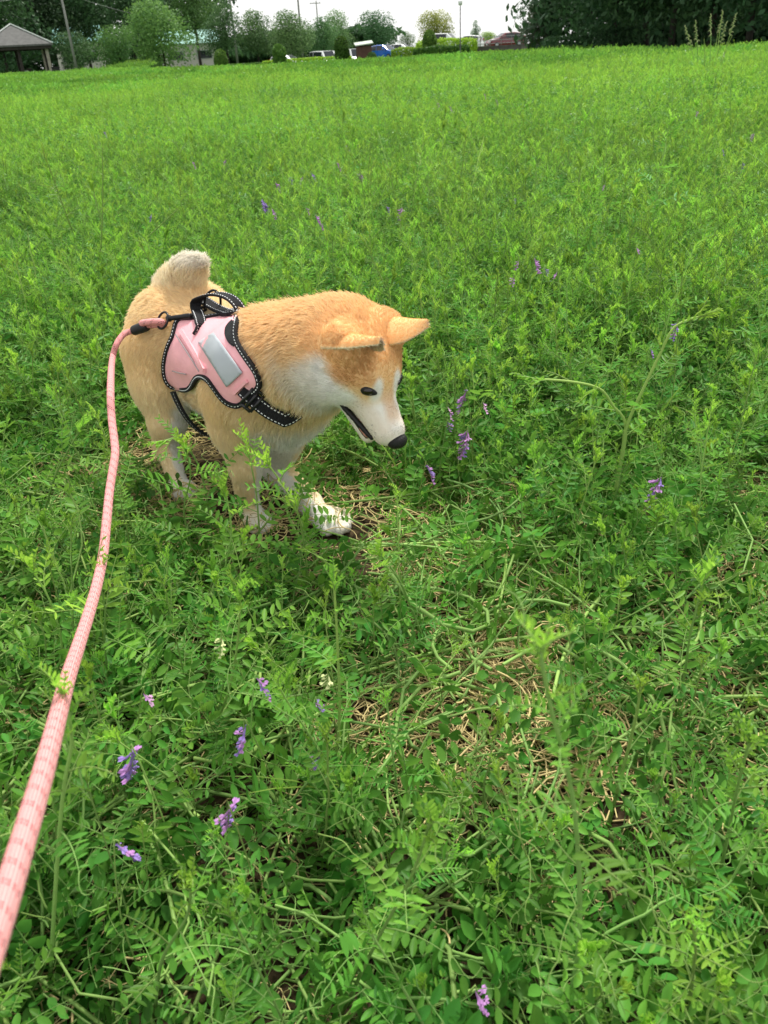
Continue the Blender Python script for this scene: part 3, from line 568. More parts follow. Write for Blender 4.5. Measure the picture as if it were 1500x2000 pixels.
def coat(q, Z, n):
    """coat colour of the dog at points q of the dog frame: markings only, no shading"""
    h = head_l(q); x, y, z = h.T; nz = vnoise(q, 120, 3); n2 = vnoise(q, 38, 5); lat = np.abs(q[:, 1])
    c = np.tile(TAN, (len(q), 1)); mixf = lambda c, col, f: c * (1 - f[:, None]) + col * f[:, None]
    # redder along the spine, paler on the flanks
    c = mixf(c, ORANGE, .75 * smooth01(q[:, 2] + .008 * nz, .325, .40) * (1 - Z['tail']) * smooth01(q[:, 0], -.30, -.02))
    c = mixf(c, CREAM, .5 * smooth01(-q[:, 2] + .02 * n2, -.27, -.17))
    c = mixf(c, CREAM, .8 * smooth01(-q[:, 0], .36, .41) * (1 - Z['tail']))                    # breeches
    # underside, inner legs and throat white
    c = mixf(c, WHITE, smooth01(-n[:, 2] + .25 * nz, .35, .75) * smooth01(-q[:, 2], -.26, -.2))
    c = mixf(c, WHITE, .9 * Z['chest'] * smooth01(n[:, 0] + .3 * nz, .2, .6))
    c = mixf(c, WHITE, smooth01(.05 - q[:, 2] + .01 * nz, 0, .04) * .95)
    inner = ((q[:, 1] < 0) & (n[:, 1] > .15)) | ((q[:, 1] > 0) & (n[:, 1] < -.15))
    c = mixf(c, WHITE, inner * smooth01(-q[:, 2], -.22, -.15) * .9)
    hl = (q[:, 0] < -.15) * smooth01(-q[:, 2], -.2, -.16)                                                   # front edge of the hind leg
    c = mixf(c, WHITE, hl * smooth01(n[:, 0] * .72 - np.sign(q[:, 1]) * n[:, 1] * .7 + .2 * nz, .35, .7) * .95)
    # tail: cream with a white tip and edge
    t = Z['tail']; c = mixf(c, CREAM, smooth01(t, .4, .8) * .9); c = mixf(c, WHITE * np.array([1, .98, .93]), .85 * smooth01(t, .5, .8) * np.maximum(smooth01(q[:, 2] + .006 * nz + .10 * (q[:, 0] + .25), .402, .425), smooth01(-n[:, 0] + .2 * nz, .3, .7)))
    # head: orange cap, white cheeks, brows, muzzle and throat
    hd = np.maximum(np.clip(Z['head'] + Z['snout'] + Z['jaw'], 0, 1), smooth01(.10 - np.linalg.norm(h - np.array([.01, 0, 0]), axis=1), 0, .025))
    hd = hd * smooth01(x + .25 * np.clip(z, 0, .05) + .006 * n2, -.075, -.035)
    ay = np.abs(y); hc = np.tile(ORANGE, (len(q), 1))
    hc = mixf(hc, np.array(lin(206, 160, 106)), .6 * smooth01(x + .006 * nz, .012, .034) * smooth01(ay, .012, .034))
    hc = mixf(hc, TAN, .6 * smooth01(-z + .3 * x, .0, .02))
    hc = mixf(hc, WHITE, smooth01(.010 - .22 * x - z + .004 * nz + .002 * n2, -.004, .012) * smooth01(x - .25 * z + .006 * nz, -.022, .006))
    hc = mixf(hc, WHITE, .95 * smooth01(.0125 - np.hypot((x - .067) * .75, (ay - .019)) + .002 * nz, 0, .007))
    muz = smooth01(x + .4 * np.clip(-z, 0, .05) - .9 * np.clip(.014 - ay, 0, .014) + .003 * nz, .070, .088)
    hc = mixf(hc, WHITE, muz)
    hc = mixf(hc, np.array(lin(222, 190, 158)), .75 * smooth01(x, .065, .08) * (1 - smooth01(x, .105, .125)) * smooth01(.017 - ay + .002 * nz, 0, .010) * smooth01(z, -.018, -.004))
    hc = mixf(hc, np.array(lin(232, 214, 192)), .6 * smooth01(x, .055, .07) * smooth01(-z, -.004, .012))
    c = c * (1 - hd[:, None]) + hc * hd[:, None]
    # throat
    thr = smooth01(-z + .006 * nz, .055, .085) * smooth01(.14 - np.linalg.norm(h, axis=1), 0, .05) * smooth01(h[:, 0], -.09, -.03)
    c = mixf(c, WHITE, thr * .9)
    return np.clip(c * (1 + .05 * nz[:, None]), 0, 1)
NS = laplace(ND, 25, .8); NS /= np.linalg.norm(NS, axis=1, keepdims=True)   # soft normals that clothes lie along
ZV, FV = zones(VD); CV = coat(VD, ZV, ND)

def attr_mat(name, attr, rough=.8, spec=.15, sheen=0.0, rand=0.0, trans=0.0):
    m = bpy.data.materials.new(name); m.use_nodes = True; n = m.node_tree.nodes; l = m.node_tree.links; b = n['Principled BSDF']
    a = n.new('ShaderNodeAttribute'); a.attribute_name = attr; l.new(a.outputs['Color'], b.inputs['Base Color'])
    b.inputs['Roughness'].default_value = rough; b.inputs['Specular IOR Level'].default_value = spec; b.inputs['Sheen Weight'].default_value = sheen
    return m
M_skin = attr_mat('coat_skin', 'coat', .9, .08); M_fur = attr_mat('coat_fur', 'coat', .6, .10)
_n = M_fur.node_tree.nodes; _l = M_fur.node_tree.links; _t = _n.new('ShaderNodeBsdfTranslucent'); _a = [k for k in _n if k.type == 'ATTRIBUTE'][0]; _l.new(_a.outputs['Color'], _t.inputs['Color'])
_m = _n.new('ShaderNodeMixShader'); _m.inputs[0].default_value = .38; _o = [k for k in _n if k.type == 'OUTPUT_MATERIAL'][0]
_l.new(_n['Principled BSDF'].outputs[0], _m.inputs[1]); _l.new(_t.outputs[0], _m.inputs[2]); _l.new(_m.outputs[0], _o.inputs['Surface'])
dog = empty('shiba_dog', tuple(dog_w((0, 0, 0))))
tag(dog, 'tan and white dog in a pink harness stepping through the vetch, head lowered', 'dog')
bme = fast_mesh('body', dog_w(VD) - np.array(dog.location), [QD], {'coat': ('POINT', 'FLOAT_COLOR', np.c_[CV, np.ones(len(CV))])})
body = link('body', bme, M_skin, dog, True)
BVH = BVHTree.FromPolygons([Vector(v) for v in dog_w(VD)], [tuple(map(int, q)) for q in QD])

# ears: thick folded triangles leaning back
def ear(side, base_f, base_b, tip, out, parent):
    # front edge base_f, back edge base_b, tip, all in head frame; cupped outward
    bf, bb, tp = (np.array(p, float) * np.array([1, side, 1]) for p in (base_f, base_b, tip)); out = np.array(out, float) * np.array([1, side, 1]); out /= np.linalg.norm(out)
    N, Mm = 13, 9; V = []; G = []; thick = .0072
    for layer in (1, -1):
        for i in range(N):
            s = i / (N - 1); wd = max(.11, (1 - s ** 1.7) ** .9)
            mid = (bf + bb) / 2 * (1 - s) + tp * s + out * .006 * math.sin(math.pi * s) * .5; half = (bf - bb) / 2 * wd
            for j in range(Mm):
                u = j / (Mm - 1) * 2 - 1
                cup = -.018 * (1 - u * u) * (1 - .6 * s)
                V.append(mid + half * u + out * (cup + layer * thick * (1 - .65 * s) * (1 - .72 * u * u)))
    idx = lambda l, i, j: (l * N + i) * Mm + j
    for i in range(N - 1):
        for j in range(Mm - 1):
            G.append((idx(0, i, j), idx(0, i, j + 1), idx(0, i + 1, j + 1), idx(0, i + 1, j)))
            G.append((idx(1, i, j), idx(1, i + 1, j), idx(1, i + 1, j + 1), idx(1, i, j + 1)))
        for j, f in ((0, 1), (Mm - 1, 0)):
            q = (idx(0, i, j), idx(0, i + 1, j), idx(1, i + 1, j), idx(1, i, j)); G.append(q if f else q[::-1])
    for j in range(Mm - 1): G.append((idx(0, N - 1, j), idx(0, N - 1, j + 1), idx(1, N - 1, j + 1), idx(1, N - 1, j)))
    V = np.array(V); G = np.array(G); inner = np.zeros(len(V)); inner[:N * Mm] = 1
    Vd = head_d(V); cc = np.where(inner[:, None] > .5, np.array(lin(205, 180, 160)), ORANGE * np.array([.98, .92, .85]))
    u = np.tile(np.tile(np.abs(np.linspace(-1, 1, Mm)), N), 2); cc = cc * (1 - (inner * smooth01(u, .6, .9))[:, None]) + CREAM * (inner * smooth01(u, .6, .9))[:, None]
    me = fast_mesh('ear', dog_w(Vd) - np.array(dog.location), [G], {'coat': ('POINT', 'FLOAT_COLOR', np.c_[cc, np.ones(len(cc))])})
    o = link('ear', me, M_skin, parent, True)
    return o, Vd, G, cc, inner, (head_d(tp) - head_d((bf + bb) / 2))
EARS = []
for sd in (-1, 1): EARS.append(ear(sd, (.016, .013, .039), (-.018, .069, .011), (.026, .046, .096), (.91, .05, -.38), dog))

# nose, eyes, lips, tongue and teeth
M_black = mat('nose_black', (.012, .011, .011), .38, (90, .3), bump=.4, bscale=900)
M_eye = mat('eye_dark', (.015, .008, .005), .06, spec=.6); M_lip = mat('lip_black', (.014, .012, .013), .45)
M_tongue = mat('tongue_pink', lin(205, 140, 125), .4); M_tooth = mat('tooth_ivory', lin(225, 210, 170), .3)
def blob(name, parts, m, parent, hh=.0014, it=1):
    """small smooth union of head-frame ellipsoids / capsules as its own mesh"""
    P0 = []
    for t in parts:
        if t[0] == 'e': P0.append(('e', head_d(t[1]), np.asarray(t[2], float), (np.asarray(t[3]) if len(t) > 3 else np.eye(3)) @ HM, .004))
        else: P0.append(('c', head_d(t[1]), head_d(t[2]), t[3], .004))
    l0 = np.min([prim_box(p, .006)[0] for p in P0], 0); h0 = np.max([prim_box(p, .006)[1] for p in P0], 0); n = np.ceil((h0 - l0) / hh).astype(int)
    q = np.stack(np.meshgrid(*[l0[i] + hh * np.arange(n[i]) for i in range(3)], indexing='ij'), -1); D = np.full(q.shape[:3], .2)
    for p in P0:
        d = prim_d(p, q); g = np.clip(.5 + .5 * (D - d) / .004, 0, 1); D = D * (1 - g) + d * g - .004 * g * (1 - g)
    V, Q = surface_nets(D, l0, hh)
    return link(name, fast_mesh(name, dog_w(V) - np.array(dog.location), [Q]), m, parent, True)
nose = blob('nose', [('e', (.1415, 0, -.0175), (.0110, .0145, .0105)), ('e', (.1395, .0078, -.022), (.0092, .0080, .0088)), ('e', (.1395, -.0078, -.022), (.0092, .0080, .0088))], M_black, dog)

def hit(px, py, off=0.0):
    """point of the dog's skin met by the ray of a pixel (or nearest to it), and its smooth normal; world frame"""
    d = Vector(ray(px, py)).normalized(); h = BVH.ray_cast(Vector(CAM), d)
    if h[0] is None:
        best = None
        for t in np.linspace(1.15, 1.75, 25):
            g = BVH.find_nearest(Vector(CAM) + d * t)
            if best is None or g[3] < best[3]: best = g
        h = best
    p, n = surf(h, 0.0); f = max(.38, -float(n @ np.array(d)))
    return p - np.array(d) * (off / f), n          # lifted towards the lens side until it lies off above the skin
def surf(h, off=0.0):
    n = NS[QD[h[2]]].mean(0) @ DM; n /= np.linalg.norm(n); p = np.array(h[0])
    return p + n * off, n
def near(p, off=0.0): return surf(BVH.find_nearest(Vector(p)), off)
def loc(V): return np.asarray(V) - np.array(dog.location)

# eyes: a dark ball set in a black almond rim
for s in (-1, 1):
    ep = np.array([.0625, s * .0325, .0120]); p, n = near(dog_w(head_d(ep)), 0); pl_ = head_l(dog_l(p)); nl = (dog_l(p + n) - dog_l(p)) @ HM.T
    a1 = np.array([.8, -s * .75, .3]); a1 -= nl * (a1 @ nl); a1 /= np.linalg.norm(a1); a2 = np.cross(nl, a1)     # along the lids, across them
    AX = np.stack([a1, a2, nl])
    rim = blob('eye_rim', [('e', pl_ - nl * .0005, (.0108, .0072, .0030), AX), ('e', pl_ + a1 * .0098 - nl * .0003, (.0045, .0026, .002), AX)], M_lip, dog, .0011)
    e = blob('eye', [('e', pl_ - nl * .0008, (.0078, .0062, .0054), AX)], M_eye, dog, .0009)
# lips: dark rims along both jaws, tongue and teeth between them
lw = []
for s in (-1, 1):
    for k in range(9):
        t = k / 8; a = np.array([.055 + .064 * t, s * (.0300 - .0105 * t), -.0565 + .0115 * t]); b = np.array([.055 + .058 * t, s * (.0215 - .0095 * t), -.0605 - .0022 * t])
        lw.append((a, b))
parts = []
for s in (0, 9):
    for k in range(8):
        parts.append(('c', lw[s + k][0], lw[s + k + 1][0], (.0032, .0032))); parts.append(('c', lw[s + k][1], lw[s + k + 1][1], (.0032, .0030)))
parts += [('e', (.085, 0, -.052), (.036, .015, .006))]
lips = blob('lips', parts, M_lip, dog, .0017)
tongue = blob('tongue', [('e', (.098, 0, -.0555), (.020, .0235, .0036)), ('e', (.110, 0, -.0550), (.010, .0205, .0034))], M_tongue, dog)
tb = MB()
for s in (-1, 1):
    for x, l in ((.114, .0075), (.104, .004), (.096, .004), (.088, .0045)):
        y = s * (.0165 - .18 * (x - .092)); a = head_d((x - .006, y * .55, -.060)); b = head_d((x - .006, y * .58, -.060 + l)); tb.tube([loc(dog_w(a)), loc(dog_w((a + b) / 2)), loc(dog_w(b))], [.0016, .0013, .0004], 6)
tb.build('teeth', M_tooth, dog, True)
# ------------------------------------------------------------------ harness (worn by the dog, a thing of its own)
from mathutils.geometry import delaunay_2d_cdt
M_pink = mat('harness_pink', lin(244, 176, 182), .42, (40, .05), spec=.4, bump=.12, bscale=260)
M_web = mat('webbing_black', (.014, .014, .016), .75, (500, .5), spec=.25, bump=.5, bscale=1400)
M_white = mat('thread_white', lin(225, 228, 228), .6)
M_grey = mat('reflective_grey', lin(170, 177, 182), .4, (30, .05), spec=.5)
M_seam = mat('seam_grey', lin(165, 150, 152), .6)
M_plast = mat('buckle_black', (.012, .012, .013), .35, spec=.45)
M_mesh = mat('mesh_black', (.02, .021, .023), .8, (800, .6), bump=.8, bscale=900)
harness = empty('dog_harness', tuple(dog.location)); tag(harness, 'padded pink harness with black stitched straps worn by the tan dog', 'harness')
K = lambda x, y: (220 + x / 3.75, 540 + y / 3.75)
def resample(P, step, closed=True):
    P = [np.asarray(p, float) for p in P]
    Q = P + [P[0]] if closed else P
    # Catmull-Rom through the points
    n = len(P); out = []
    for i in range(n if closed else n - 1):
        p0, p1, p2, p3 = (P[(i + k) % n] if closed else P[min(max(i + k, 0), n - 1)] for k in (-1, 0, 1, 2))
        for t in np.linspace(0, 1, 12, endpoint=False):
            out.append(.5 * (2 * p1 + (p2 - p0) * t + (2 * p0 - 5 * p1 + 4 * p2 - p3) * t * t + (3 * p1 - p0 - 3 * p2 + p3) * t ** 3))
    if not closed: out.append(P[-1])
    out = np.array(out); Z_ = np.vstack([out, out[:1]]) if closed else out
    L = np.r_[0, np.cumsum(np.linalg.norm(np.diff(Z_, axis=0), axis=1))]; m = max(3, int(L[-1] / step)); tt = np.linspace(0, L[-1], m, endpoint=not closed)
    return np.stack([np.interp(tt, L, Z_[:, i]) for i in range(out.shape[1])], 1)
def inside(p, poly):
    x, y = p; c = False; n = len(poly)
    for i in range(n):
        x1, y1 = poly[i]; x2, y2 = poly[i - 1]
        if (y1 > y) != (y2 > y) and x < (x2 - x1) * (y - y1) / (y2 - y1) + x1: c = not c
    return c
def mirror(P, off):                                # the same points on the other side of the dog
    out = []
    for p in P:
        q = dog_l(p); q[1] = -q[1] + 0.0; out.append(near(dog_w(q), off)[0])
    return np.array(out)
def panel(name, poly, off, m, parent, grid=5.0, both=True, thick=.003, bulge=.003, base=None):
    b = resample([K(*p) for p in poly], 4.0); lo_, hi_ = b.min(0), b.max(0)
    pts = [tuple(p) for p in b]; bl = [tuple(p) for p in b]
    for x in np.arange(lo_[0] + 2, hi_[0], grid):
        for y in np.arange(lo_[1] + 2, hi_[1], grid):
            if inside((x, y), bl) and np.min(np.linalg.norm(b - (x, y), axis=1)) > 2.2: pts.append((x, y))
    r = delaunay_2d_cdt([Vector(p) for p in pts], [], [list(range(len(bl)))], 1, 1e-4)
    v2 = np.array([tuple(p) for p in r[0]]); f = np.array([t for t in r[2] if len(t) == 3])
    dist = np.array([np.min(np.linalg.norm(b - p, axis=1)) for p in v2])
    offs = off + bulge * np.clip(dist / 10, 0, 1)
    if base is None:
        V = np.array([hit(*p, o + .0025)[0] for p, o in zip(v2, offs)]); E3 = np.concatenate([f[:, [0, 1]], f[:, [1, 2]], f[:, [2, 0]]])
        for _ in range(14):
            A = np.zeros_like(V); c = np.zeros(len(V)); np.add.at(A, E3[:, 0], V[E3[:, 1]]); np.add.at(c, E3[:, 0], 1); m_ = (dist > 2) & (c > 0); V[m_] = .4 * V[m_] + .6 * A[m_] / c[m_, None]
        for i in range(len(V)):
            q_, n_ = near(V[i]); s_ = (V[i] - q_) @ n_
            if s_ < .0085: V[i] = V[i] + n_ * (.0085 - s_)
    else:                                            # lies on another panel
        V = []
        for p in v2:
            d = Vector(ray(*p)).normalized(); h = base[0].ray_cast(Vector(CAM), d); h = h if h[0] is not None else base[0].find_nearest(Vector(hit(*p, .011)[0]))
            V.append(np.array(h[0]) - np.array(d) * off)
        V = np.array(V); E3 = np.concatenate([f[:, [0, 1]], f[:, [1, 2]], f[:, [2, 0]]])
        for _ in range(2):
            A = np.zeros_like(V); c = np.zeros(len(V)); np.add.at(A, E3[:, 0], V[E3[:, 1]]); np.add.at(c, E3[:, 0], 1); m_ = (dist > 2) & (c > 0); V[m_] = .5 * V[m_] + .5 * A[m_] / c[m_, None]
    def mk(V, f):
        n = np.cross(V[f[:, 1]] - V[f[:, 0]], V[f[:, 2]] - V[f[:, 0]]).sum(0)
        c = near(V.mean(0))[1]
        if n @ c < 0: f = f[:, ::-1]
        o = link(name, fast_mesh(name, loc(V), [f]), m, parent, True)
        md = o.modifiers.new('thickness', 'SOLIDIFY'); md.thickness = thick; md.offset = -1
        return o, V, f
    res = [mk(V, f)]
    if both:
        W = np.array([near(dog_w(dog_l(p) * np.array([1, -1, 1])), o)[0] for p, o in zip(V, offs)]); res.append(mk(W + (0 if base is None else 1) * (W - (DO + np.array([0, 0, .26]) + np.outer((W - DO) @ DF, DF))) * .06, f))
    return res, b
def band(name, P, Nn, width, m, parent, th=.0022, tang=None, wdir=None, closed=False):
    """a strap: centre points P, surface normals Nn"""
    P = np.asarray(P); n = len(P); Nn = np.asarray(Nn); mb = MB(); R_ = []; wd = np.full(n, width) if np.isscalar(width) else np.asarray(width)
    for i in range(n):
        t = P[(i + 1) % n if closed else min(i + 1, n - 1)] - P[(i - 1) % n if closed else max(i - 1, 0)]; t /= np.linalg.norm(t) + 1e-9
        w_ = np.cross(Nn[i], t) if wdir is None else np.asarray(wdir[i]); w_ = w_ - t * (w_ @ t); w_ /= np.linalg.norm(w_) + 1e-9; u = np.cross(t, w_)
        if u @ Nn[i] < 0: u = -u
        h = wd[i] / 2
        R_.append([P[i] + w_ * h * .94 + u * th, P[i] - w_ * h * .94 + u * th, P[i] - w_ * h, P[i] - w_ * h * .94 - u * th, P[i] + w_ * h * .94 - u * th, P[i] + w_ * h])
    mb.loft([loc(r) for r in R_] + ([loc(R_[0])] if closed else []), 0, True, not closed)
    o = mb.build(name, m, parent)
    return o, R_
def stitches(name, rows, parent, dash=.0042, gap=.0030, w=.0011, closed=False):
    """white running stitches: each row is (points, normals)"""
    mb = MB()
    for P, Nn in rows:
        P = np.asarray(P); Nn = np.asarray(Nn)
        if closed: P = np.vstack([P, P[:1]]); Nn = np.vstack([Nn, Nn[:1]])
        L = np.r_[0, np.cumsum(np.linalg.norm(np.diff(P, axis=0), axis=1))]; at = lambda A, s: np.array([np.interp(s, L, A[:, i]) for i in range(3)])
        s = gap
        while s + dash < L[-1]:
            a, b = at(P, s), at(P, s + dash); n = at(Nn, s + dash / 2); n /= np.linalg.norm(n); t = b - a; q = np.cross(n, t); q *= w / (np.linalg.norm(q) + 1e-9); c = (a + b) / 2 + n * .0009
            mb.add([loc(x) for x in (a - q, a + q, c + q, c - q, b + q, b - q)], [(0, 1, 2, 3), (3, 2, 4, 5)]); s += dash + gap
    return mb.build(name, M_white, parent)

VEST = [(478, 318), (440, 440), (408, 510), (383, 600), (376, 680), (388, 755), (425, 805), (480, 822), (545, 832), (580, 800), (604, 752), (640, 732), (690, 752), (735, 808),
        (785, 878), (830, 922), (885, 946), (938, 940), (990, 880), (1070, 812), (1062, 735), (1030, 672), (985, 608), (932, 530), (902, 470), (894, 400), (903, 330), (905, 292), (840, 288), (770, 285), (680, 298), (580, 306)]
(vp, vq), vb = panel('vest_panel', VEST, .0085, M_pink, harness)
VB = [BVHTree.FromPolygons([Vector(v) for v in vp[1]], [tuple(map(int, t)) for t in vp[2]])]
hb = [hit(*p, .0115) for p in vb]; BP = np.array([h[0] for h in hb]); BN = np.array([h[1] for h in hb])
MP, MN = map(np.array, zip(*[near(dog_w(dog_l(p) * np.array([1, -1, 1])), .0115) for p in BP]))
trims = []
for P, N_ in ((BP, BN), (MP, MN)):
    P2 = P.copy(); cen = P.mean(0)
    for k in range(2): P2 = (np.roll(P2, 1, 0) + 2 * P2 + np.roll(P2, -1, 0)) / 4
    tr, rr = band('trim', P2, N_, .0085, M_web, harness, .0030, closed=True); trims.append(tr)
    st = stitches('stitching', [(P2 + N_ * .0030, N_)], tr, .0034, .0030, .0007, True)
# reflective patch, front mesh, seam and slots
def hard(poly, k=6):
    out = []
    for i in range(len(poly)):
        a, b = np.array(poly[i]), np.array(poly[(i + 1) % len(poly)]); out += [tuple(a + (b - a) * t) for t in np.linspace(.02, .98, k)]
    return out
panel('patch', hard([(622, 482), (735, 405), (945, 705), (832, 812)], 8), .0055, M_grey, harness, 5, True, .002, .0, VB)
panel('mesh_panel', [(897, 300), (858, 325), (826, 365), (818, 410), (828, 450), (850, 488), (884, 508), (884, 430), (893, 350)], .0050, M_mesh, harness, 4, True, .002, .0, VB)
def strip(name, line, off, width, m, both=True, th=.001):
    p2 = resample([K(*p) for p in line], 4, False); h = [hit(*p, off) for p in p2]; P = np.array([x[0] for x in h]); N_ = np.array([x[1] for x in h])
    o, _ = band(name, P, N_, width, m, harness, th)
    if both:
        Q = [near(dog_w(dog_l(p) * np.array([1, -1, 1])), off) for p in P]; band(name, [x[0] for x in Q], [x[1] for x in Q], width, m, harness, th)
    return P, N_
strip('seam', [(462, 425), (520, 515), (585, 615), (632, 692)], .0165, .0022, M_seam)
strip('welt', [(500, 395), (560, 490), (620, 590), (672, 690)], .0155, .0075, M_pink, True, .0028)
strip('strap_slot', [(437, 692), (485, 706), (536, 716)], .0165, .0018, M_seam)
strip('strap_slot', [(884, 862), (930, 818), (980, 768)], .0165, .0050, M_pink, True, .002)
# straps: chest strap and belly strap, meeting their mirror images under the dog
def round_strap(name, right, cen, width):
    """a strap through points of the dog's right side (dog frame), carried round to the left as its mirror image"""
    right = np.asarray(right); left = right[::-1] * np.array([1, -1, 1]); left = left[1:] if abs(right[-1, 1]) < 1e-6 else left
    P = resample(list(right) + list(left), .007, False); N_ = P - cen(P); N_ /= np.linalg.norm(N_, axis=1, keepdims=True)
    P = np.array([dog_w(p) for p in P]); N_ = N_ @ DM
    o, R_ = band(name, P, N_, width, m=M_web, parent=harness)
    w_ = np.array([(r[5] - r[2]) for r in R_]); stitches('stitching', [(P + w_ * f + N_ * .0026, N_) for f in (.34, -.34)], o, .0034, .0026, .0007)
    return P, N_
cs = [dog_l(hit(*p, .015)[0]) for p in resample([K(*q) for q in ((950, 828), (1012, 888), (1100, 962), (1195, 1022), (1270, 1052))], 6, False)]
e_ = cs[-1]; cs += [np.array([e_[0] + .006, e_[1] * .62, e_[2] + .010]), np.array([e_[0] + .004, 0, e_[2] + .030])]
CS, CSN = round_strap('chest_strap', cs, lambda P: np.stack([np.minimum(P[:, 0] - .03, .03), P[:, 1] * .15, np.full(len(P), .262)], 1), .0225)
bs = []
for a in np.linspace(8, 90, 12):
    r_ = math.radians(a); bs.append((-.150 + .055 * a / 90, -.110 * math.cos(r_) ** .5, .252 - .113 * math.sin(r_)))
bs[-1] = (bs[-1][0], 0., bs[-1][2])
BS, BSN = round_strap('belly_strap', bs, lambda P: np.stack([P[:, 0], P[:, 1] * 0, .252 + .62 * (P[:, 2] - .252)], 1), .0215)
# slider buckle on the chest strap
def frame(name, c, n, t, wx, wy, bar=.0042, m=M_plast, par=None):
    n = n / np.linalg.norm(n); t = t - n * (t @ n); t /= np.linalg.norm(t); s = np.cross(n, t); mb = MB(); c = c + n * .004
    def seg(a, b): mb.tube([loc(a), loc(b)], bar / 2, 8, 0)
    cs = [c + t * wx / 2 * i + s * wy / 2 * j for i, j in ((-1, -1), (1, -1), (1, 1), (-1, 1))]
    for i in range(4): seg(cs[i], cs[(i + 1) % 4])
    seg(c - s * wy / 2, c + s * wy / 2)
    return mb.build(name, m, par, True)
for k, q in ((3, 1), (-4, -1)):
    frame('buckle', CS[k], CSN[k], CS[k + q] - CS[k - q], .019, .032, .0055, M_plast, harness)
# spine strap, rear trim strap, grab handle, ring
sp = resample([pl(*K(*p), lat) for p, lat in (((650, 282), -.004), ((700, 266), -.002), ((780, 258), .0), ((880, 285), .0))], .008, False)
sq = [near(dog_w(p), .0125) for p in sp]; o, R_ = band('spine_strap', [x[0] for x in sq], [x[1] for x in sq], .024, M_web, harness)
Pq = np.array([x[0] for x in sq]); Nq = np.array([x[1] for x in sq]); w_ = np.array([r[5] - r[2] for r in R_]); stitches('stitching', [(Pq + w_ * f + Nq * .0026, Nq) for f in (.36, -.36)], o, .0034, .0026, .0007)
hp = [dog_l(hit(*K(600, 425), .012)[0]), dog_l(hit(*K(640, 372), .014)[0]), dog_l(hit(*K(640, 310), .017)[0])]
hp += [pl(*K(*p), lat) for p, lat in (((618, 250), -.030), ((606, 205), -.026), ((630, 165), -.020), ((700, 135), -.010), ((780, 130), .0), ((860, 155), .006), ((915, 205), .010), ((945, 262), .012))]
hp.append(hp[-1] + np.array([.004, .002, -.016]))
hp = np.array([dog_w(p) for p in resample(hp, .006, False)]); up_ = np.zeros_like(hp)
cen = hp.mean(0) - np.array([0, 0, .02]); up_ = hp - cen; up_ -= np.outer(up_ @ DL, DL); up_ /= np.linalg.norm(up_, axis=1, keepdims=True)
nh = len(hp); wd = [DL * 1.0 + (-.5 * DF) * (1 - min(1, i / (nh * .3))) for i in range(nh)]
o, R_ = band('handle', hp, up_, .021, M_web, harness, .0018, wdir=wd); w_ = np.array([r[5] - r[2] for r in R_])
u_ = np.array([np.cross(hp[min(i + 1, nh - 1)] - hp[max(i - 1, 0)], w_[i]) for i in range(nh)]); u_ /= np.linalg.norm(u_, axis=1, keepdims=True)
for i in range(nh):
    if u_[i] @ up_[i] < 0: u_[i] *= -1
stitches('stitching', [(hp + w_ * f + u_ * .0020, u_) for f in (.34, -.34)] , o, .0034, .0026, .0007)
M_metal = mat('metal_black', (.02, .02, .022), .32, metal=.6, spec=.5)
rb = MB(); rp = [pl(*K(*p), lat) for p, lat in (((672, 235), -.012), ((680, 150), -.010), ((735, 100), .0), ((785, 140), .010), ((790, 235), .012))]
rb.tube([loc(dog_w(p)) for p in resample(rp, .004, False)], .0022, 8); rb.build('ring', M_metal, harness, True)

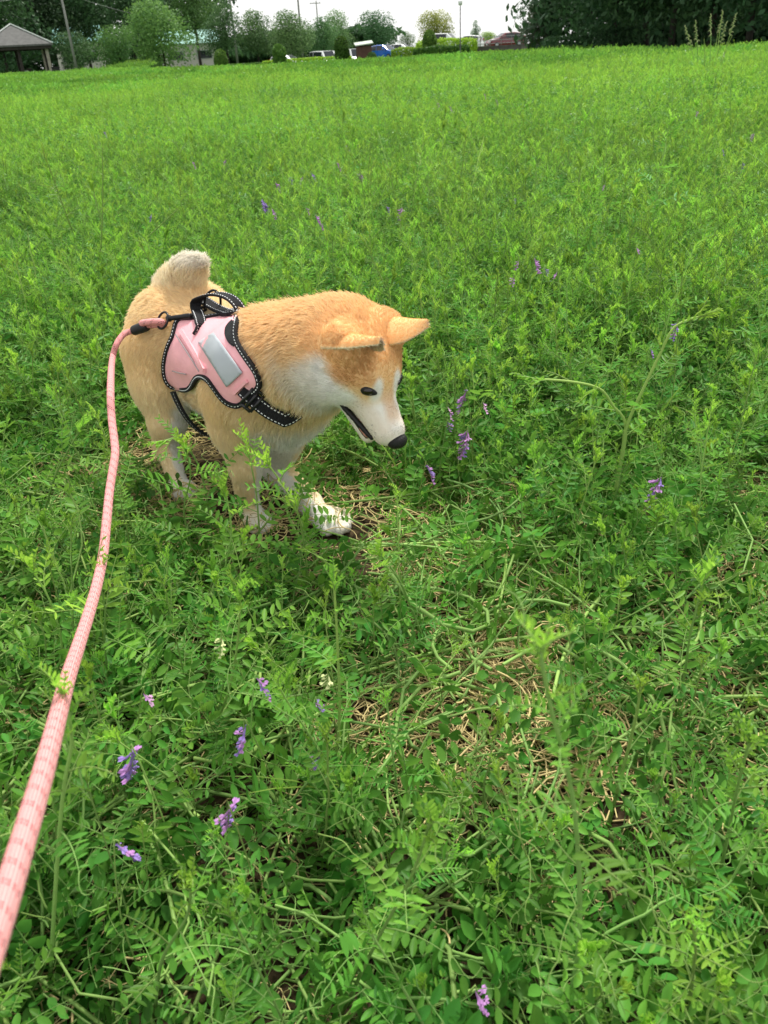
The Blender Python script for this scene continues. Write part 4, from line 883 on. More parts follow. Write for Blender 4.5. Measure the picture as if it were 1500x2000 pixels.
# ------------------------------------------------------------------ leash: rope, sleeve, ring and snap hook
def rope_mat():
    m = bpy.data.materials.new('rope_pink'); m.use_nodes = True; n = m.node_tree.nodes; l = m.node_tree.links; b = n['Principled BSDF']; b.inputs['Roughness'].default_value = .7; b.inputs['Specular IOR Level'].default_value = .2
    uv = n.new('ShaderNodeUVMap'); uv.uv_map = 'UVMap'; sx = n.new('ShaderNodeSeparateXYZ'); l.new(uv.outputs['UV'], sx.inputs['Vector'])
    def M(op, a, b_=None, c=None):
        k = n.new('ShaderNodeMath'); k.operation = op
        for i, v in enumerate((a, b_, c)):
            if v is None: continue
            if isinstance(v, (int, float)): k.inputs[i].default_value = v
            else: l.new(v, k.inputs[i])
        return k.outputs[0]
    u, v = sx.outputs['X'], sx.outputs['Y']                 # u: 0..1 round the rope, v: metres along it
    rib = M('SINE', M('MULTIPLY', u, 2 * math.pi * 20))
    # tracer: pairs of short dark dashes, every 15 mm, slanting round the rope
    ph = M('FRACT', M('ADD', M('DIVIDE', v, .0150), M('MULTIPLY', u, 2.0)))
    d1 = M('MAXIMUM', M('COMPARE', ph, .14, .035), M('COMPARE', ph, .31, .035))
    dash = M('MULTIPLY', d1, M('GREATER_THAN', M('SINE', M('MULTIPLY', u, 2 * math.pi * 14)), -.1))
    # braid: fine diagonal weave
    w1 = M('MULTIPLY', M('SINE', M('ADD', M('MULTIPLY', u, 2 * math.pi * 20), M('MULTIPLY', v, 3000))), M('SINE', M('SUBTRACT', M('MULTIPLY', u, 2 * math.pi * 20), M('MULTIPLY', v, 3000))))
    c1 = n.new('ShaderNodeMix'); c1.data_type = 'RGBA'; c1.inputs['A'].default_value = (*lin(238, 96, 100), 1); c1.inputs['B'].default_value = (*lin(255, 218, 212), 1)
    l.new(M('MULTIPLY_ADD', M('ADD', rib, M('MULTIPLY', w1, .5)), .35, .5), c1.inputs['Factor'])
    c2 = n.new('ShaderNodeMix'); c2.data_type = 'RGBA'; c2.inputs['B'].default_value = (*lin(52, 14, 34), 1); l.new(dash, c2.inputs['Factor']); l.new(c1.outputs['Result'], c2.inputs['A']); l.new(c2.outputs['Result'], b.inputs['Base Color'])
    bp = n.new('ShaderNodeBump'); bp.inputs['Strength'].default_value = .6; bp.inputs['Distance'].default_value = .0008; l.new(M('ADD', rib, w1), bp.inputs['Height']); l.new(bp.outputs['Normal'], b.inputs['Normal'])
    return m
M_rope = rope_mat()
def uv_tube(name, P, r, m, parent, n=20):
    P = np.asarray(P); k = len(P); r = np.full(k, r) if np.isscalar(r) else np.asarray(r); mb = MB(); mb.tube(P, r, n, 0)
    me = mb.mesh(name, m); L = np.r_[0, np.cumsum(np.linalg.norm(np.diff(P, axis=0), axis=1))]; uv = me.uv_layers.new(name='UVMap')
    for po in me.polygons:
        vs = [me.loops[i].vertex_index for i in po.loop_indices]
        if len(vs) > 4: continue
        js = [v % n for v in vs]; wrap = max(js) - min(js) > n / 2
        for li, v in zip(po.loop_indices, vs):
            j = v % n; uv.data[li].uv = ((j + (n if wrap and j == 0 else 0)) / n, L[v // n])
    return link(name, me, None, parent, True)
sleeve_p = [hit(*K(x, y), .016)[0] for x, y in ((250, 362), (150, 398))]
leash = empty('dog_leash', tuple(sleeve_p[1])); tag(leash, 'thick pink rope leash with dark flecks running from harness to lower left corner', 'leash')
ll = lambda p: np.asarray(p) - np.array(leash.location)
def at_dz(px, py, dz): return CAM + ray(px, py) * dz
dz0 = (np.array(sleeve_p[1]) - CAM) @ FW
RP = [sleeve_p[0], sleeve_p[1]] + [at_dz(x, y, d) for x, y, d in ((243, 652, dz0 - .005), (228, 672, dz0 - .02), (219, 705, dz0 - .04), (216, 760, 1.16), (218, 815, 1.12), (223, 858, 1.085), (225, 885, 1.06), (220, 920, 1.03), (214, 960, 1.0), (208, 1020, .94), (202, 1080, .88), (190, 1140, .80),
     (173, 1200, .715), (152, 1265, .62), (131, 1330, .535), (109, 1415, .455), (87, 1500, .395), (64, 1580, .355), (40, 1660, .325), (10, 1760, .29), (-26, 1870, .258), (-75, 2010, .226))]
RP = resample(RP, .006, False)
uv_tube('rope', ll(RP), .0054, M_rope, leash)
sl_ = np.array(sleeve_p); d_ = sl_[1] - sl_[0]; sb = MB(); sb.tube([ll(sl_[0] - d_ * .02), ll(sl_[0] + d_ * .08), ll(sl_[0] + d_ * .5), ll(sl_[0] + d_ * .92), ll(sl_[0] + d_ * 1.02)], [.0085, .0095, .0096, .0092, .0078], 20)
sb.build('sleeve', mat('sleeve_rubber', (.018, .02, .02), .45), leash, True)
# rope eye through the ring
e0, e1 = hit(*K(228, 352), .017)[0], hit(*K(360, 340), .018)[0]; ax = e1 - e0; nrm = hit(*K(320, 340))[1]
lp = [sleeve_p[0] + nrm * .004, e0 + nrm * .006, e0 + ax * .5 + nrm * .009, e1 + nrm * .007, e1 + ax * .06 - nrm * .0, e1 - nrm * .006, e0 + ax * .5 - nrm * .005, e0 - nrm * .003]
uv_tube('rope_eye', ll(resample(lp, .003, False)), .0060, M_rope, leash)
rc = hit(*K(368, 322), .017)[0]; ra = np.cross(nrm, ax); ra /= np.linalg.norm(ra); rx = ax / np.linalg.norm(ax); rx = rx * .92 + nrm * .25; rx /= np.linalg.norm(rx)
ob = MB(); ring = [ll(rc + .0152 * (rx * math.cos(a) + ra * math.sin(a))) for a in np.linspace(0, 2 * math.pi, 29)]; ob.tube(ring, .0021, 8, 0, False); ob.build('ring', M_metal, leash, True)
h0, h1, h2 = hit(*K(405, 308), .016)[0], hit(*K(560, 290), .017)[0], dog_w(pl(*K(668, 236), -.012))
kb = MB(); d_ = h1 - h0
kb.tube([ll(h0 - d_ * .04), ll(h0 + d_ * .02), ll(h0 + d_ * .10), ll(h0 + d_ * .14), ll(h0 + d_ * .5), ll(h1), ll(h1 + d_ * .1)], [.0045, .0062, .0062, .0042, .0046, .0052, .0045], 12)
hk = resample([h1 + d_ * .1, h1 + (h2 - h1) * .55 + nrm * .006, h2 + nrm * .006, h2 + (h2 - h1) * .08, h2 - nrm * .006, h1 + (h2 - h1) * .55 - nrm * .006, h1 + d_ * .12 - nrm * .004], .003, False)
kb.tube([ll(p) for p in hk], .0026, 8); kb.build('snap_hook', M_metal, leash, True)

# ------------------------------------------------------------------ fur, as hair strands combed along the coat
bmh = []
hv, hf = [], []
for o in harness.children:
    if o.name.split('.')[0] in ('vest_panel', 'chest_strap', 'belly_strap', 'trim', 'spine_strap', 'handle'):
        b0 = len(hv); hv += [Vector(v.co) + Vector(dog.location) for v in o.data.vertices]; hf += [tuple(i + b0 for i in p.vertices) for p in o.data.polygons]
HB = BVHTree.FromPolygons(hv, hf)
def strands(name, P, N_, Fl, Ln, Cc, parent, rad=.00027, lay=.9, jit=.20, seg=4):
    n = len(P); T = Fl - N_ * np.sum(Fl * N_, 1, keepdims=True); T /= np.linalg.norm(T, axis=1, keepdims=True) + 1e-9
    # clumping: neighbours share a wobble
    wob = np.stack([vnoise(P, 210, 11 + i) for i in range(3)], 1) * .35 + rng.normal(size=(n, 3)) * jit
    D0 = N_ * .50 + T * lay + wob * .6; D0 /= np.linalg.norm(D0, axis=1, keepdims=True); D1 = N_ * .12 + T * 1.0 + wob; D1 /= np.linalg.norm(D1, axis=1, keepdims=True)
    L = (Ln * rng.uniform(.65, 1.2, n))[:, None]; pts = []
    for k in range(seg):
        t = k / (seg - 1); pts.append(P + L * (t * D0 * (1 - .55 * t) + D1 * .55 * t * t) - np.array([0, 0, .12]) * L * t * t - N_ * .001 * (k == 0))
    pts = np.stack(pts, 1).astype(np.float32)
    cu = bpy.data.hair_curves.new(name); cu.add_curves([seg] * n); cu.attributes['position'].data.foreach_set('vector', pts.ravel())
    rd = cu.attributes.get('radius') or cu.attributes.new('radius', 'FLOAT', 'POINT')
    rr = np.tile(np.array([1, .95, .75, .25][:seg]) * rad, n).astype(np.float32) * np.repeat(np.clip(Ln / .012, .6, 1.3), seg).astype(np.float32); rd.data.foreach_set('value', rr)
    at = cu.attributes.new('coat', 'FLOAT_COLOR', 'CURVE'); col = np.clip(Cc * rng.normal(1, .07, (n, 1)) + rng.normal(0, .008, (n, 3)), 0, 1); at.data.foreach_set('color', np.c_[col, np.ones(n)].astype(np.float32).ravel())
    cu.materials.append(M_fur); o = bpy.data.objects.new(name, cu); COL.objects.link(o); o.parent = parent; o['kind'] = 'stuff'
    return o
NF = 300000
A3 = VD[QD]; area = .5 * np.linalg.norm(np.cross(A3[:, 2] - A3[:, 0], A3[:, 3] - A3[:, 1]), axis=1)
fi = rng.choice(len(QD), NF, p=area / area.sum()); uu, vv = rng.random((2, NF, 1))
root = A3[fi, 0] * (1 - uu) * (1 - vv) + A3[fi, 1] * uu * (1 - vv) + A3[fi, 2] * uu * vv + A3[fi, 3] * (1 - uu) * vv
nrm_ = ND[QD[fi]]; nrm_ = nrm_[:, 0] * (1 - uu) * (1 - vv) + nrm_[:, 1] * uu * (1 - vv) + nrm_[:, 2] * uu * vv + nrm_[:, 3] * (1 - uu) * vv; nrm_ /= np.linalg.norm(nrm_, axis=1, keepdims=True)
Zr, Fr = zones(root); Cr = coat(root, Zr, nrm_); hl_ = head_l(root); hdist = np.linalg.norm(hl_, axis=1)
Ln = sum(Zr[t] * v for t, v in dict(body=.016, chest=.022, shoulder=.015, neck=.023, leg=.009, paw=.0030, tail=.018, head=.0095, snout=.0058, jaw=.0045).items())
Ln = np.where(root[:, 0] < -.36, Ln * 1.15, Ln); Ln = Ln * (1 - .62 * smooth01(hl_[:, 0], .035, .06) * smooth01(.18 - hdist, 0, .03)); Ln = Ln * (1 - .45 * smooth01(.08 - root[:, 2], 0, .03))
Ln = Ln * (1 + .5 * smooth01(-hl_[:, 2], .03, .05) * smooth01(.10 - hdist, 0, .02) * smooth01(.03 - hl_[:, 0], 0, .03))
rw = dog_w(root); nw = nrm_ @ DM; keep = np.ones(NF, bool)
mouth = (np.abs(hl_[:, 2] + .058 - .0) < .007 - .0) & (hl_[:, 0] > .058) & (hl_[:, 0] < .124); keep &= ~mouth
keep &= ~((hl_[:, 0] > .134) & (hdist < .2))
for s in (-1, 1):
    ed = np.linalg.norm((hl_ - np.array([.0625, s * .0325, .012])) * np.array([1, 1, 1.2]), axis=1); keep &= ed > .0105
bx = (root[:, 0] > -.25) & (root[:, 0] < .18) & (root[:, 2] > .13)
for i in np.where(bx & keep)[0]:
    h = HB.ray_cast(Vector(rw[i]), Vector(nw[i]), .05)
    if h[0] is not None: keep[i] = False; continue
    if HB.find_nearest(Vector(rw[i] + nw[i] * .010 + (Fr[i] @ DM) * .012), .0085)[0] is not None: keep[i] = False
k_ = np.where(keep)[0]
SP = np.array([(x, s * y, z) for s in (-1, 1) for x, y, z in ((.098, .030, -.028), (.106, .028, -.022), (.111, .027, -.030), (.104, .029, -.036), (.117, .024, -.026), (.113, .026, -.037), (.122, .021, -.032), (.094, .031, -.039), (.119, .023, -.040))])
for sp_ in SP: Cr[np.linalg.norm(hl_ - sp_, axis=1) < .0030] *= .35
Cr[(hl_[:, 0] > .124) & (hl_[:, 2] > -.022) & (hdist < .2)] *= .62
strands('fur', rw[k_] - np.array(dog.location), nw[k_], Fr[k_] @ DM, Ln[k_], Cr[k_], dog)
# ear fur
for eo, Vd, G, cc, inner, tipd in EARS:
    a = Vd[G]; ar = .5 * np.linalg.norm(np.cross(a[:, 2] - a[:, 0], a[:, 3] - a[:, 1]), axis=1); f2 = rng.choice(len(G), 5000, p=ar / ar.sum()); u2, v2 = rng.random((2, 5000, 1))
    ps = a[f2, 0] * (1 - u2) * (1 - v2) + a[f2, 1] * u2 * (1 - v2) + a[f2, 2] * u2 * v2 + a[f2, 3] * (1 - u2) * v2; ns = np.cross(a[f2, 2] - a[f2, 0], a[f2, 3] - a[f2, 1]); ns /= np.linalg.norm(ns, axis=1, keepdims=True) + 1e-9
    strands('fur', dog_w(ps) - np.array(dog.location), ns @ DM, np.tile(tipd @ DM, (5000, 1)), np.full(5000, .0045), cc[G[f2, 0]], eo)
# ================================================================== vegetation of the field
M_leaf = leaf_mat('vetch_leaf', (.068, .245, .036), (.265, .540, .066), .42, .42)
M_stem = leaf_mat('vetch_stem', (.170, .320, .085), (.290, .470, .120), .15, .5)
M_straw = mat('straw', lin(204, 184, 130), .8, (9, .4)); M_litter = mat('dead_leaf', lin(120, 88, 55), .85, (14, .4))
M_blade = leaf_mat('grass_blade', (.120, .290, .050), (.260, .460, .070), .35, .4)

class PB:
    """plant builder: faces with two materials and an 'age' per point"""
    def __init__(s): s.v = []; s.t = []; s.q = []; s.tm = []; s.qm = []; s.a = []
    def put(s, v, tris=(), quads=(), age=0.0, m=0):
        b = len(s.v); s.v += [tuple(p) for p in v]; s.a += [age] * len(v) if np.isscalar(age) else list(age)
        for t in tris: s.t.append(tuple(i + b for i in t)); s.tm.append(m)
        for q in quads: s.q.append(tuple(i + b for i in q)); s.qm.append(m)
    def tube(s, P, r, n=4, age=.3, m=1):
        k = len(P); r = [r] * k if np.isscalar(r) else r; V = []; u = None
        for i in range(k):
            t = P[min(i + 1, k - 1)] - P[max(i - 1, 0)]; t = t / (np.linalg.norm(t) + 1e-9)
            if u is None: u = np.cross(t, [.31, .52, .8]); u /= np.linalg.norm(u)
            u = u - t * (u @ t); u /= np.linalg.norm(u) + 1e-9; w_ = np.cross(t, u)
            V += [P[i] + r[i] * (u * math.cos(2 * math.pi * j / n) + w_ * math.sin(2 * math.pi * j / n)) for j in range(n)]
        s.put(V, (), [(i * n + j, i * n + (j + 1) % n, (i + 1) * n + (j + 1) % n, (i + 1) * n + j) for i in range(k - 1) for j in range(n)], age, m)
    def leaflet(s, base, d, nrm, L, W, age, lod=0, fold=.25, droop=.12):
        d = d / np.linalg.norm(d); w_ = np.cross(nrm, d); w_ /= np.linalg.norm(w_) + 1e-9; n_ = np.cross(d, w_)
        if lod >= 2: s.put([base, base + d * L * .5 + w_ * W * .5, base + d * L - n_ * L * droop, base + d * L * .5 - w_ * W * .5], (), [(0, 1, 2, 3)], age); return
        f = W * fold
        if lod == 1:
            s.put([base, base + d * L * .48 - n_ * f * .5, base + d * L - n_ * L * droop, base + d * L * .45 + w_ * W * .5 + n_ * f * .5, base + d * L * .45 - w_ * W * .5 + n_ * f * .5], [(0, 1, 3), (1, 2, 3), (0, 4, 1), (1, 4, 2)], (), age); return
        p = lambda t, x, h: base + d * L * t + w_ * W * x + n_ * (h * f - droop * L * t * t)
        s.put([p(0, 0, 0), p(.5, 0, -.5), p(1, 0, 0), p(.22, .36, .4), p(.55, .5, .5), p(.84, .30, .3), p(.22, -.36, .4), p(.55, -.5, .5), p(.84, -.30, .3)],
              [(0, 1, 3), (1, 4, 3), (1, 5, 4), (1, 2, 5), (0, 6, 1), (1, 6, 7), (1, 7, 8), (1, 8, 2)], (), age)
    def compound(s, base, d, up, L, pairs, ll, lw, age, r, lod=0, closed=0.0, arch=.25, tendril=False):
        """a pinnate leaf: rachis with paired leaflets"""
        d = d / np.linalg.norm(d); side = np.cross(d, up); side /= np.linalg.norm(side) + 1e-9; up = np.cross(side, d)
        bend = r.normal(0, .30); P = []
        for k in range(6):
            t = k / 5; P.append(base + d * L * t + up * L * (arch * (t - t * t * 1.6)) + side * L * bend * t * t)
        P = np.array(P); at = lambda t: np.array([np.interp(t, np.linspace(0, 1, 6), P[:, i]) for i in range(3)])
        if lod == 0: s.tube(P, [.0008, .0008, .0007, .0006, .0005, .0004], 3, .3 + .5 * age)
        elif lod == 1: s.tube(P[::5 if lod > 1 else 2], .0007, 3, .3 + .5 * age)
        for k in range(pairs):
            t = .16 + .84 * (k + .5) / pairs; c = at(t); tg = at(min(1, t + .1)) - at(max(0, t - .1)); tg /= np.linalg.norm(tg)
            sc = (1 - .45 * max(0, t - .45) / .55) * (.8 + .2 * min(1, t * 3)) * r.uniform(.88, 1.1)
            for sg in (-1, 1):
                if r.random() < .07: continue
                dd = side * sg * (1 - .65 * closed) + tg * (.30 + .9 * closed) + up * (.22 + .75 * closed + r.normal(0, .22)) + r.normal(0, .14, 3); nn_ = up * (1 - .5 * closed) - side * sg * (.30 + closed) + r.normal(0, .25, 3)
                s.leaflet(c, dd, nn_, ll * sc, lw * sc, np.clip(age + r.normal(0, .06), 0, 1), lod, droop=r.uniform(.0, .22))
        if tendril:
            e = P[-1]; tg = P[-1] - P[-2]; tg /= np.linalg.norm(tg); Q = []; ph = r.uniform(0, 6)
            for k in range(10):
                t = k / 9; Q.append(e + tg * .03 * t + side * .008 * t * math.sin(ph + 5 * t) + up * .008 * t * math.cos(ph + 6 * t))
            s.tube(np.array(Q), .00045, 3, .55)
    def mesh(s, name):
        me = fast_mesh(name, s.v, [s.t, s.q] if s.t and s.q else ([s.t] if s.t else [s.q]), {'age': ('POINT', 'FLOAT', s.a)}, (s.tm + s.qm) if s.t else s.qm)
        me.materials.append(M_leaf); me.materials.append(M_stem); return me

def stem_path(r, H_, lean, az, n=12, wob=.12, creep=0.0):
    P = [np.zeros(3)]; th = lean; a = az; st = H_ / (n - 1)
    for k in range(n - 1):
        th += r.normal(0, wob) - .03 * (1 - creep); th = np.clip(th, 0.02, 1.5); a += r.normal(0, wob * 1.4)
        el = th if not creep else max(th, creep * 1.45 * (1 - k / n * .4))
        P.append(P[-1] + st * np.array([math.sin(el) * math.cos(a), math.sin(el) * math.sin(a), math.cos(el)]))
    P = np.array(P); P[:, 2] = np.maximum(P[:, 2], .004); return P
def vetch(seed, H_=.28, lod=0, lean=.25, creep=0.0, leafL=.075, ll=.019, lw=.0058, pairs=7, node=.036, tip=True, pb=None, org=(0, 0, 0), sr=.0014, bare=.10):
    r = np.random.default_rng(seed); pb = pb or PB(); P = stem_path(r, H_, lean, r.uniform(0, 6.3), 12, .13, creep) + np.asarray(org, float)
    L = np.r_[0, np.cumsum(np.linalg.norm(np.diff(P, axis=0), axis=1))]; at = lambda s: np.array([np.interp(s, L, P[:, i]) for i in range(3)])
    if lod < 2: pb.tube(P, list(np.linspace(sr, sr * .55, len(P))), 4 if lod == 0 else 3, np.repeat(np.linspace(.1, .9, len(P)), 4 if lod == 0 else 3))
    else: pb.tube(P[::4], list(np.linspace(sr, sr * .6, len(P[::4]))), 3, .5)
    s = L[-1] * bare + r.uniform(0, .02); k = 0; ph = r.uniform(0, 6.3)
    while s < L[-1] - .012:
        t = s / L[-1]; c = at(s); tg = at(min(s + .01, L[-1])) - at(s - .01); tg /= np.linalg.norm(tg) + 1e-9; az = ph + k * 2.4 + r.normal(0, .3)
        out = np.array([math.cos(az), math.sin(az), 0]); out -= tg * (out @ tg); out /= np.linalg.norm(out) + 1e-9
        young = smooth01(np.array(t), .55, 1.0); sz = (1 - .55 * young) * r.uniform(.8, 1.15) * (.75 + .5 * min(1, t * 2.5) * (1 - .2 * t))
        d = out * (1 - .45 * young) + tg * (.35 + .7 * young) + np.array([0, 0, .18]); up = tg * .9 + np.array([0, 0, .6]) - out * .15
        pb.compound(c, d, up, leafL * sz, max(3, int(round(pairs * (.75 + .25 * sz)))) if lod < 2 else max(3, pairs - 2), ll * sz * (1 + .2 * (lod > 1)), lw * (sz if young < .5 else sz * .8) * (1 + .35 * (lod > 1)), float(np.clip(.12 + .75 * young + r.normal(0, .05), 0, 1)), r, lod, .75 * float(young) ** 1.5, .3 - .5 * (1 - young) * r.uniform(0, 1), tendril=(lod == 0 and r.random() < .5))
        s += node * (1 - .35 * young) * r.uniform(.8, 1.2); k += 1
    if tip:
        c = P[-1]; tg = P[-1] - P[-2]; tg /= np.linalg.norm(tg)
        for k in range(4 if lod == 0 else 3):
            az = ph + k * 1.7; out = np.array([math.cos(az), math.sin(az), .2])
            pb.compound(c - tg * .006 * k, tg + out * .35, np.cross(tg, np.cross(out, tg)) * -1 + tg * .1, leafL * .42, 5 if lod < 2 else 3, ll * .55, lw * .5, .95, r, max(lod, 0), .8, .1)
    return pb

SRC = {}
def source(key, pbs, name):
    col = bpy.data.collections.new(name)
    for p in pbs:
        o = bpy.data.objects.new(name, p if isinstance(p, bpy.types.Mesh) else p.mesh(name)); col.objects.link(o)
    SRC[key] = (col, len(pbs))
def scatter(name, key, pts, rot, scl, idx, label, cat):
    col, nv = SRC[key]; me = bpy.data.meshes.new(name); me.vertices.add(len(pts)); me.vertices.foreach_set('co', np.asarray(pts, np.float32).ravel())
    a = me.attributes.new('rot', 'FLOAT_VECTOR', 'POINT'); a.data.foreach_set('vector', np.asarray(rot, np.float32).ravel())
    a = me.attributes.new('scl', 'FLOAT', 'POINT'); a.data.foreach_set('value', np.asarray(scl, np.float32)); a = me.attributes.new('pick', 'INT', 'POINT'); a.data.foreach_set('value', np.asarray(idx, np.int32) % nv)
    o = bpy.data.objects.new(name, me); COL.objects.link(o); tag(o, label, cat, kind='stuff')
    g = bpy.data.node_groups.new(name, 'GeometryNodeTree'); g.interface.new_socket('Geometry', in_out='INPUT', socket_type='NodeSocketGeometry'); g.interface.new_socket('Geometry', in_out='OUTPUT', socket_type='NodeSocketGeometry')
    N = g.nodes.new; gi, go, ip, ci = N('NodeGroupInput'), N('NodeGroupOutput'), N('GeometryNodeInstanceOnPoints'), N('GeometryNodeCollectionInfo')
    ci.inputs['Collection'].default_value = col; ci.inputs['Separate Children'].default_value = True; ci.inputs['Reset Children'].default_value = True; ip.inputs['Pick Instance'].default_value = True
    def na(n_, t): k = N('GeometryNodeInputNamedAttribute'); k.data_type = t; k.inputs['Name'].default_value = n_; return k.outputs['Attribute']
    l = g.links.new; l(gi.outputs[0], ip.inputs['Points']); l(ci.outputs[0], ip.inputs['Instance']); l(na('pick', 'INT'), ip.inputs['Instance Index']); l(na('rot', 'FLOAT_VECTOR'), ip.inputs['Rotation']); l(na('scl', 'FLOAT'), ip.inputs['Scale']); l(ip.outputs[0], go.inputs[0])
    md = o.modifiers.new('scatter', 'NODES'); md.node_group = g; return o

# ---- sources
source('near', [vetch(100 + i, *(( .18, .22, .26, .20, .30, .24, .33, .22)[i % 8],), leafL=(.056, .064, .050, .060)[i % 4], ll=(.016, .021, .0150, .0225)[i % 4], lw=(.0048, .0088, .0042, .0098)[i % 4], pairs=(6, 4, 7, 3)[i % 4], lean=.08 + .06 * (i % 5), node=.029, sr=.0018) for i in range(12)], 'vetch_shoot')
def low(seed):
    r = np.random.default_rng(seed); pb = PB()
    for k in range(3): vetch(seed * 7 + k, r.uniform(.14, .30), creep=r.uniform(.7, 1.0), lean=1.2, leafL=.060, ll=.0205, lw=.0108, pairs=4, node=.036, pb=pb, tip=False, sr=.0020, org=(r.normal(0, .02), r.normal(0, .02), 0), bare=.02)
    pb.a = [a * .5 for a in pb.a]; return pb
source('low', [low(300 + i) for i in range(6)], 'vetch_runner')
def clump(seed, n, rad, h0, h1, lod, **kw):
    r = np.random.default_rng(seed); pb = PB()
    for k in range(n):
        a = r.uniform(0, 6.3); q = rad * math.sqrt(r.random()); vetch(seed * 31 + k, r.uniform(h0, h1), lod, lean=r.uniform(.1, .6), org=(q * math.cos(a), q * math.sin(a), 0), pb=pb, **kw)
    return pb
source('mid', [clump(500 + i, 7, .11, .18, .32, 1, leafL=.072, ll=.020, lw=.0056, pairs=6, node=.042) for i in range(7)], 'vetch_clump')
source('back', [clump(700 + i, 22, .34, .20, .36, 2, leafL=.080, ll=.026, lw=.0085, pairs=5, node=.050, sr=.0018) for i in range(5)], 'vetch_patch')
def far_clump(seed):
    r = np.random.default_rng(seed); pb = PB()
    for k in range(520):
        a = r.uniform(0, 6.3); q = .95 * math.sqrt(r.random()); h = r.uniform(.12, .34) * (1 - .2 * q); c = np.array([q * math.cos(a), q * math.sin(a), h]); d = r.normal(size=3); d[2] = abs(d[2]) * 1.2 + .2
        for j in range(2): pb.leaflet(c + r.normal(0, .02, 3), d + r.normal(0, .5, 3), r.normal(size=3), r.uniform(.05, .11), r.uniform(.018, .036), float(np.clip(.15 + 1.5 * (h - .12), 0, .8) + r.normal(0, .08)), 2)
    return pb
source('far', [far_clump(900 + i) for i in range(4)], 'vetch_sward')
def blade_src(seed, n=9, h=.30):
    r = np.random.default_rng(seed); pb = PB()
    for k in range(n):
        az = r.uniform(0, 6.3); hh = h * r.uniform(.5, 1.1); b = np.array([r.normal(0, .012), r.normal(0, .012), 0]); w0 = r.uniform(.0012, .0026); cv = r.uniform(.15, .9); V = []; q = []
        o_ = np.array([math.cos(az), math.sin(az), 0]); s_ = np.array([-math.sin(az), math.cos(az), 0])
        for j in range(6):
            t = j / 5; c = b + o_ * hh * cv * t * t * .8 + np.array([0, 0, hh * (t - .32 * cv * t * t)]); wv = w0 * (1 - t ** 2) + .0002; V += [c - s_ * wv, c + s_ * wv]
            if j: q.append((2 * j - 2, 2 * j - 1, 2 * j + 1, 2 * j))
        pb.put(V, (), q, r.uniform(.1, .9), 0)
    me = pb.mesh('grass_tuft'); me.materials[0] = M_blade; return me
source('blade', [blade_src(1100 + i) for i in range(5)], 'grass_tuft')
def straw_src(seed, green=False):
    r = np.random.default_rng(seed); pb = PB()
    for k in range(26 if not green else 6):
        L = r.uniform(.03, .13) if not green else r.uniform(.12, .38); c = np.array([r.normal(0, .05), r.normal(0, .05), r.uniform(.002, .022 if not green else .05)]); a = r.uniform(0, 6.3); P = []; el = r.normal(0, .14); cv = r.normal(0, 2.2 if not green else 1.4)
        for j in range(9):
            t = j / 8 - .5; aa = a + cv * t * 1.2; P.append(c + L * t * np.array([math.cos(aa), math.sin(aa), el]))
        P = np.array(P); P[:, 2] = np.maximum(P[:, 2], .001); pb.tube(P, r.uniform(.0004, .0010) if not green else r.uniform(.0012, .0026), 5, r.uniform(.2, .9), 1)
    me = pb.mesh('straw' if not green else 'fallen_stem')
    if not green: me.materials[1] = M_straw
    return me
source('straw', [straw_src(1200 + i) for i in range(6)], 'straw_wisp'); source('stem', [straw_src(1300 + i, True) for i in range(6)], 'fallen_stem')

# ---- where they grow
r_ = np.random.default_rng(42)
def pts_in(n, y0, y1, margin=.15, w=.56):
    """random ground points in the wedge the lens could see from here or a step aside"""
    y = np.sqrt(r_.uniform(y0 ** 2, y1 ** 2, n)); x = r_.uniform(-1, 1, n) * (w * (y * 1.06 + .35) + margin); return x, y
proj_px = lambda p: (lambda d, w_: (750 + FPX * (d @ RI) / w_, 1000 - FPX * (d @ UP) / w_, w_))(p - CAM, (p - CAM) @ FW)
TR = [at_z(900, 1080), at_z(1000, 1270), at_z(900, 1420), at_z(960, 1600), at_z(1180, 1480), at_z(150, 1010), at_z(620, 900), at_z(800, 960)]          # trodden places
TRr = [.13, .14, .11, .06, .05, .12, .10, .05]
def trod(x, y):
    t = np.zeros(len(x))
    for c, q in zip(TR, TRr): t = np.maximum(t, 1 - smooth01(np.hypot(x - c[0], y - c[1]), q * .55, q * 1.25))
    return t
DOGP = np.array([(205, 600), (215, 760), (290, 900), (330, 1000), (450, 1040), (520, 1000), (600, 1080), (720, 1085), (720, 1000), (620, 930), (640, 860), (800, 900), (820, 760), (860, 640), (820, 600), (640, 560), (450, 540), (420, 470), (340, 470), (230, 540)])
FEET = [dog_w(p)[:2] for p in ((.002, -.056, 0), (.11, .045, 0), (-.2, -.107, 0), (-.145, .072, 0))]
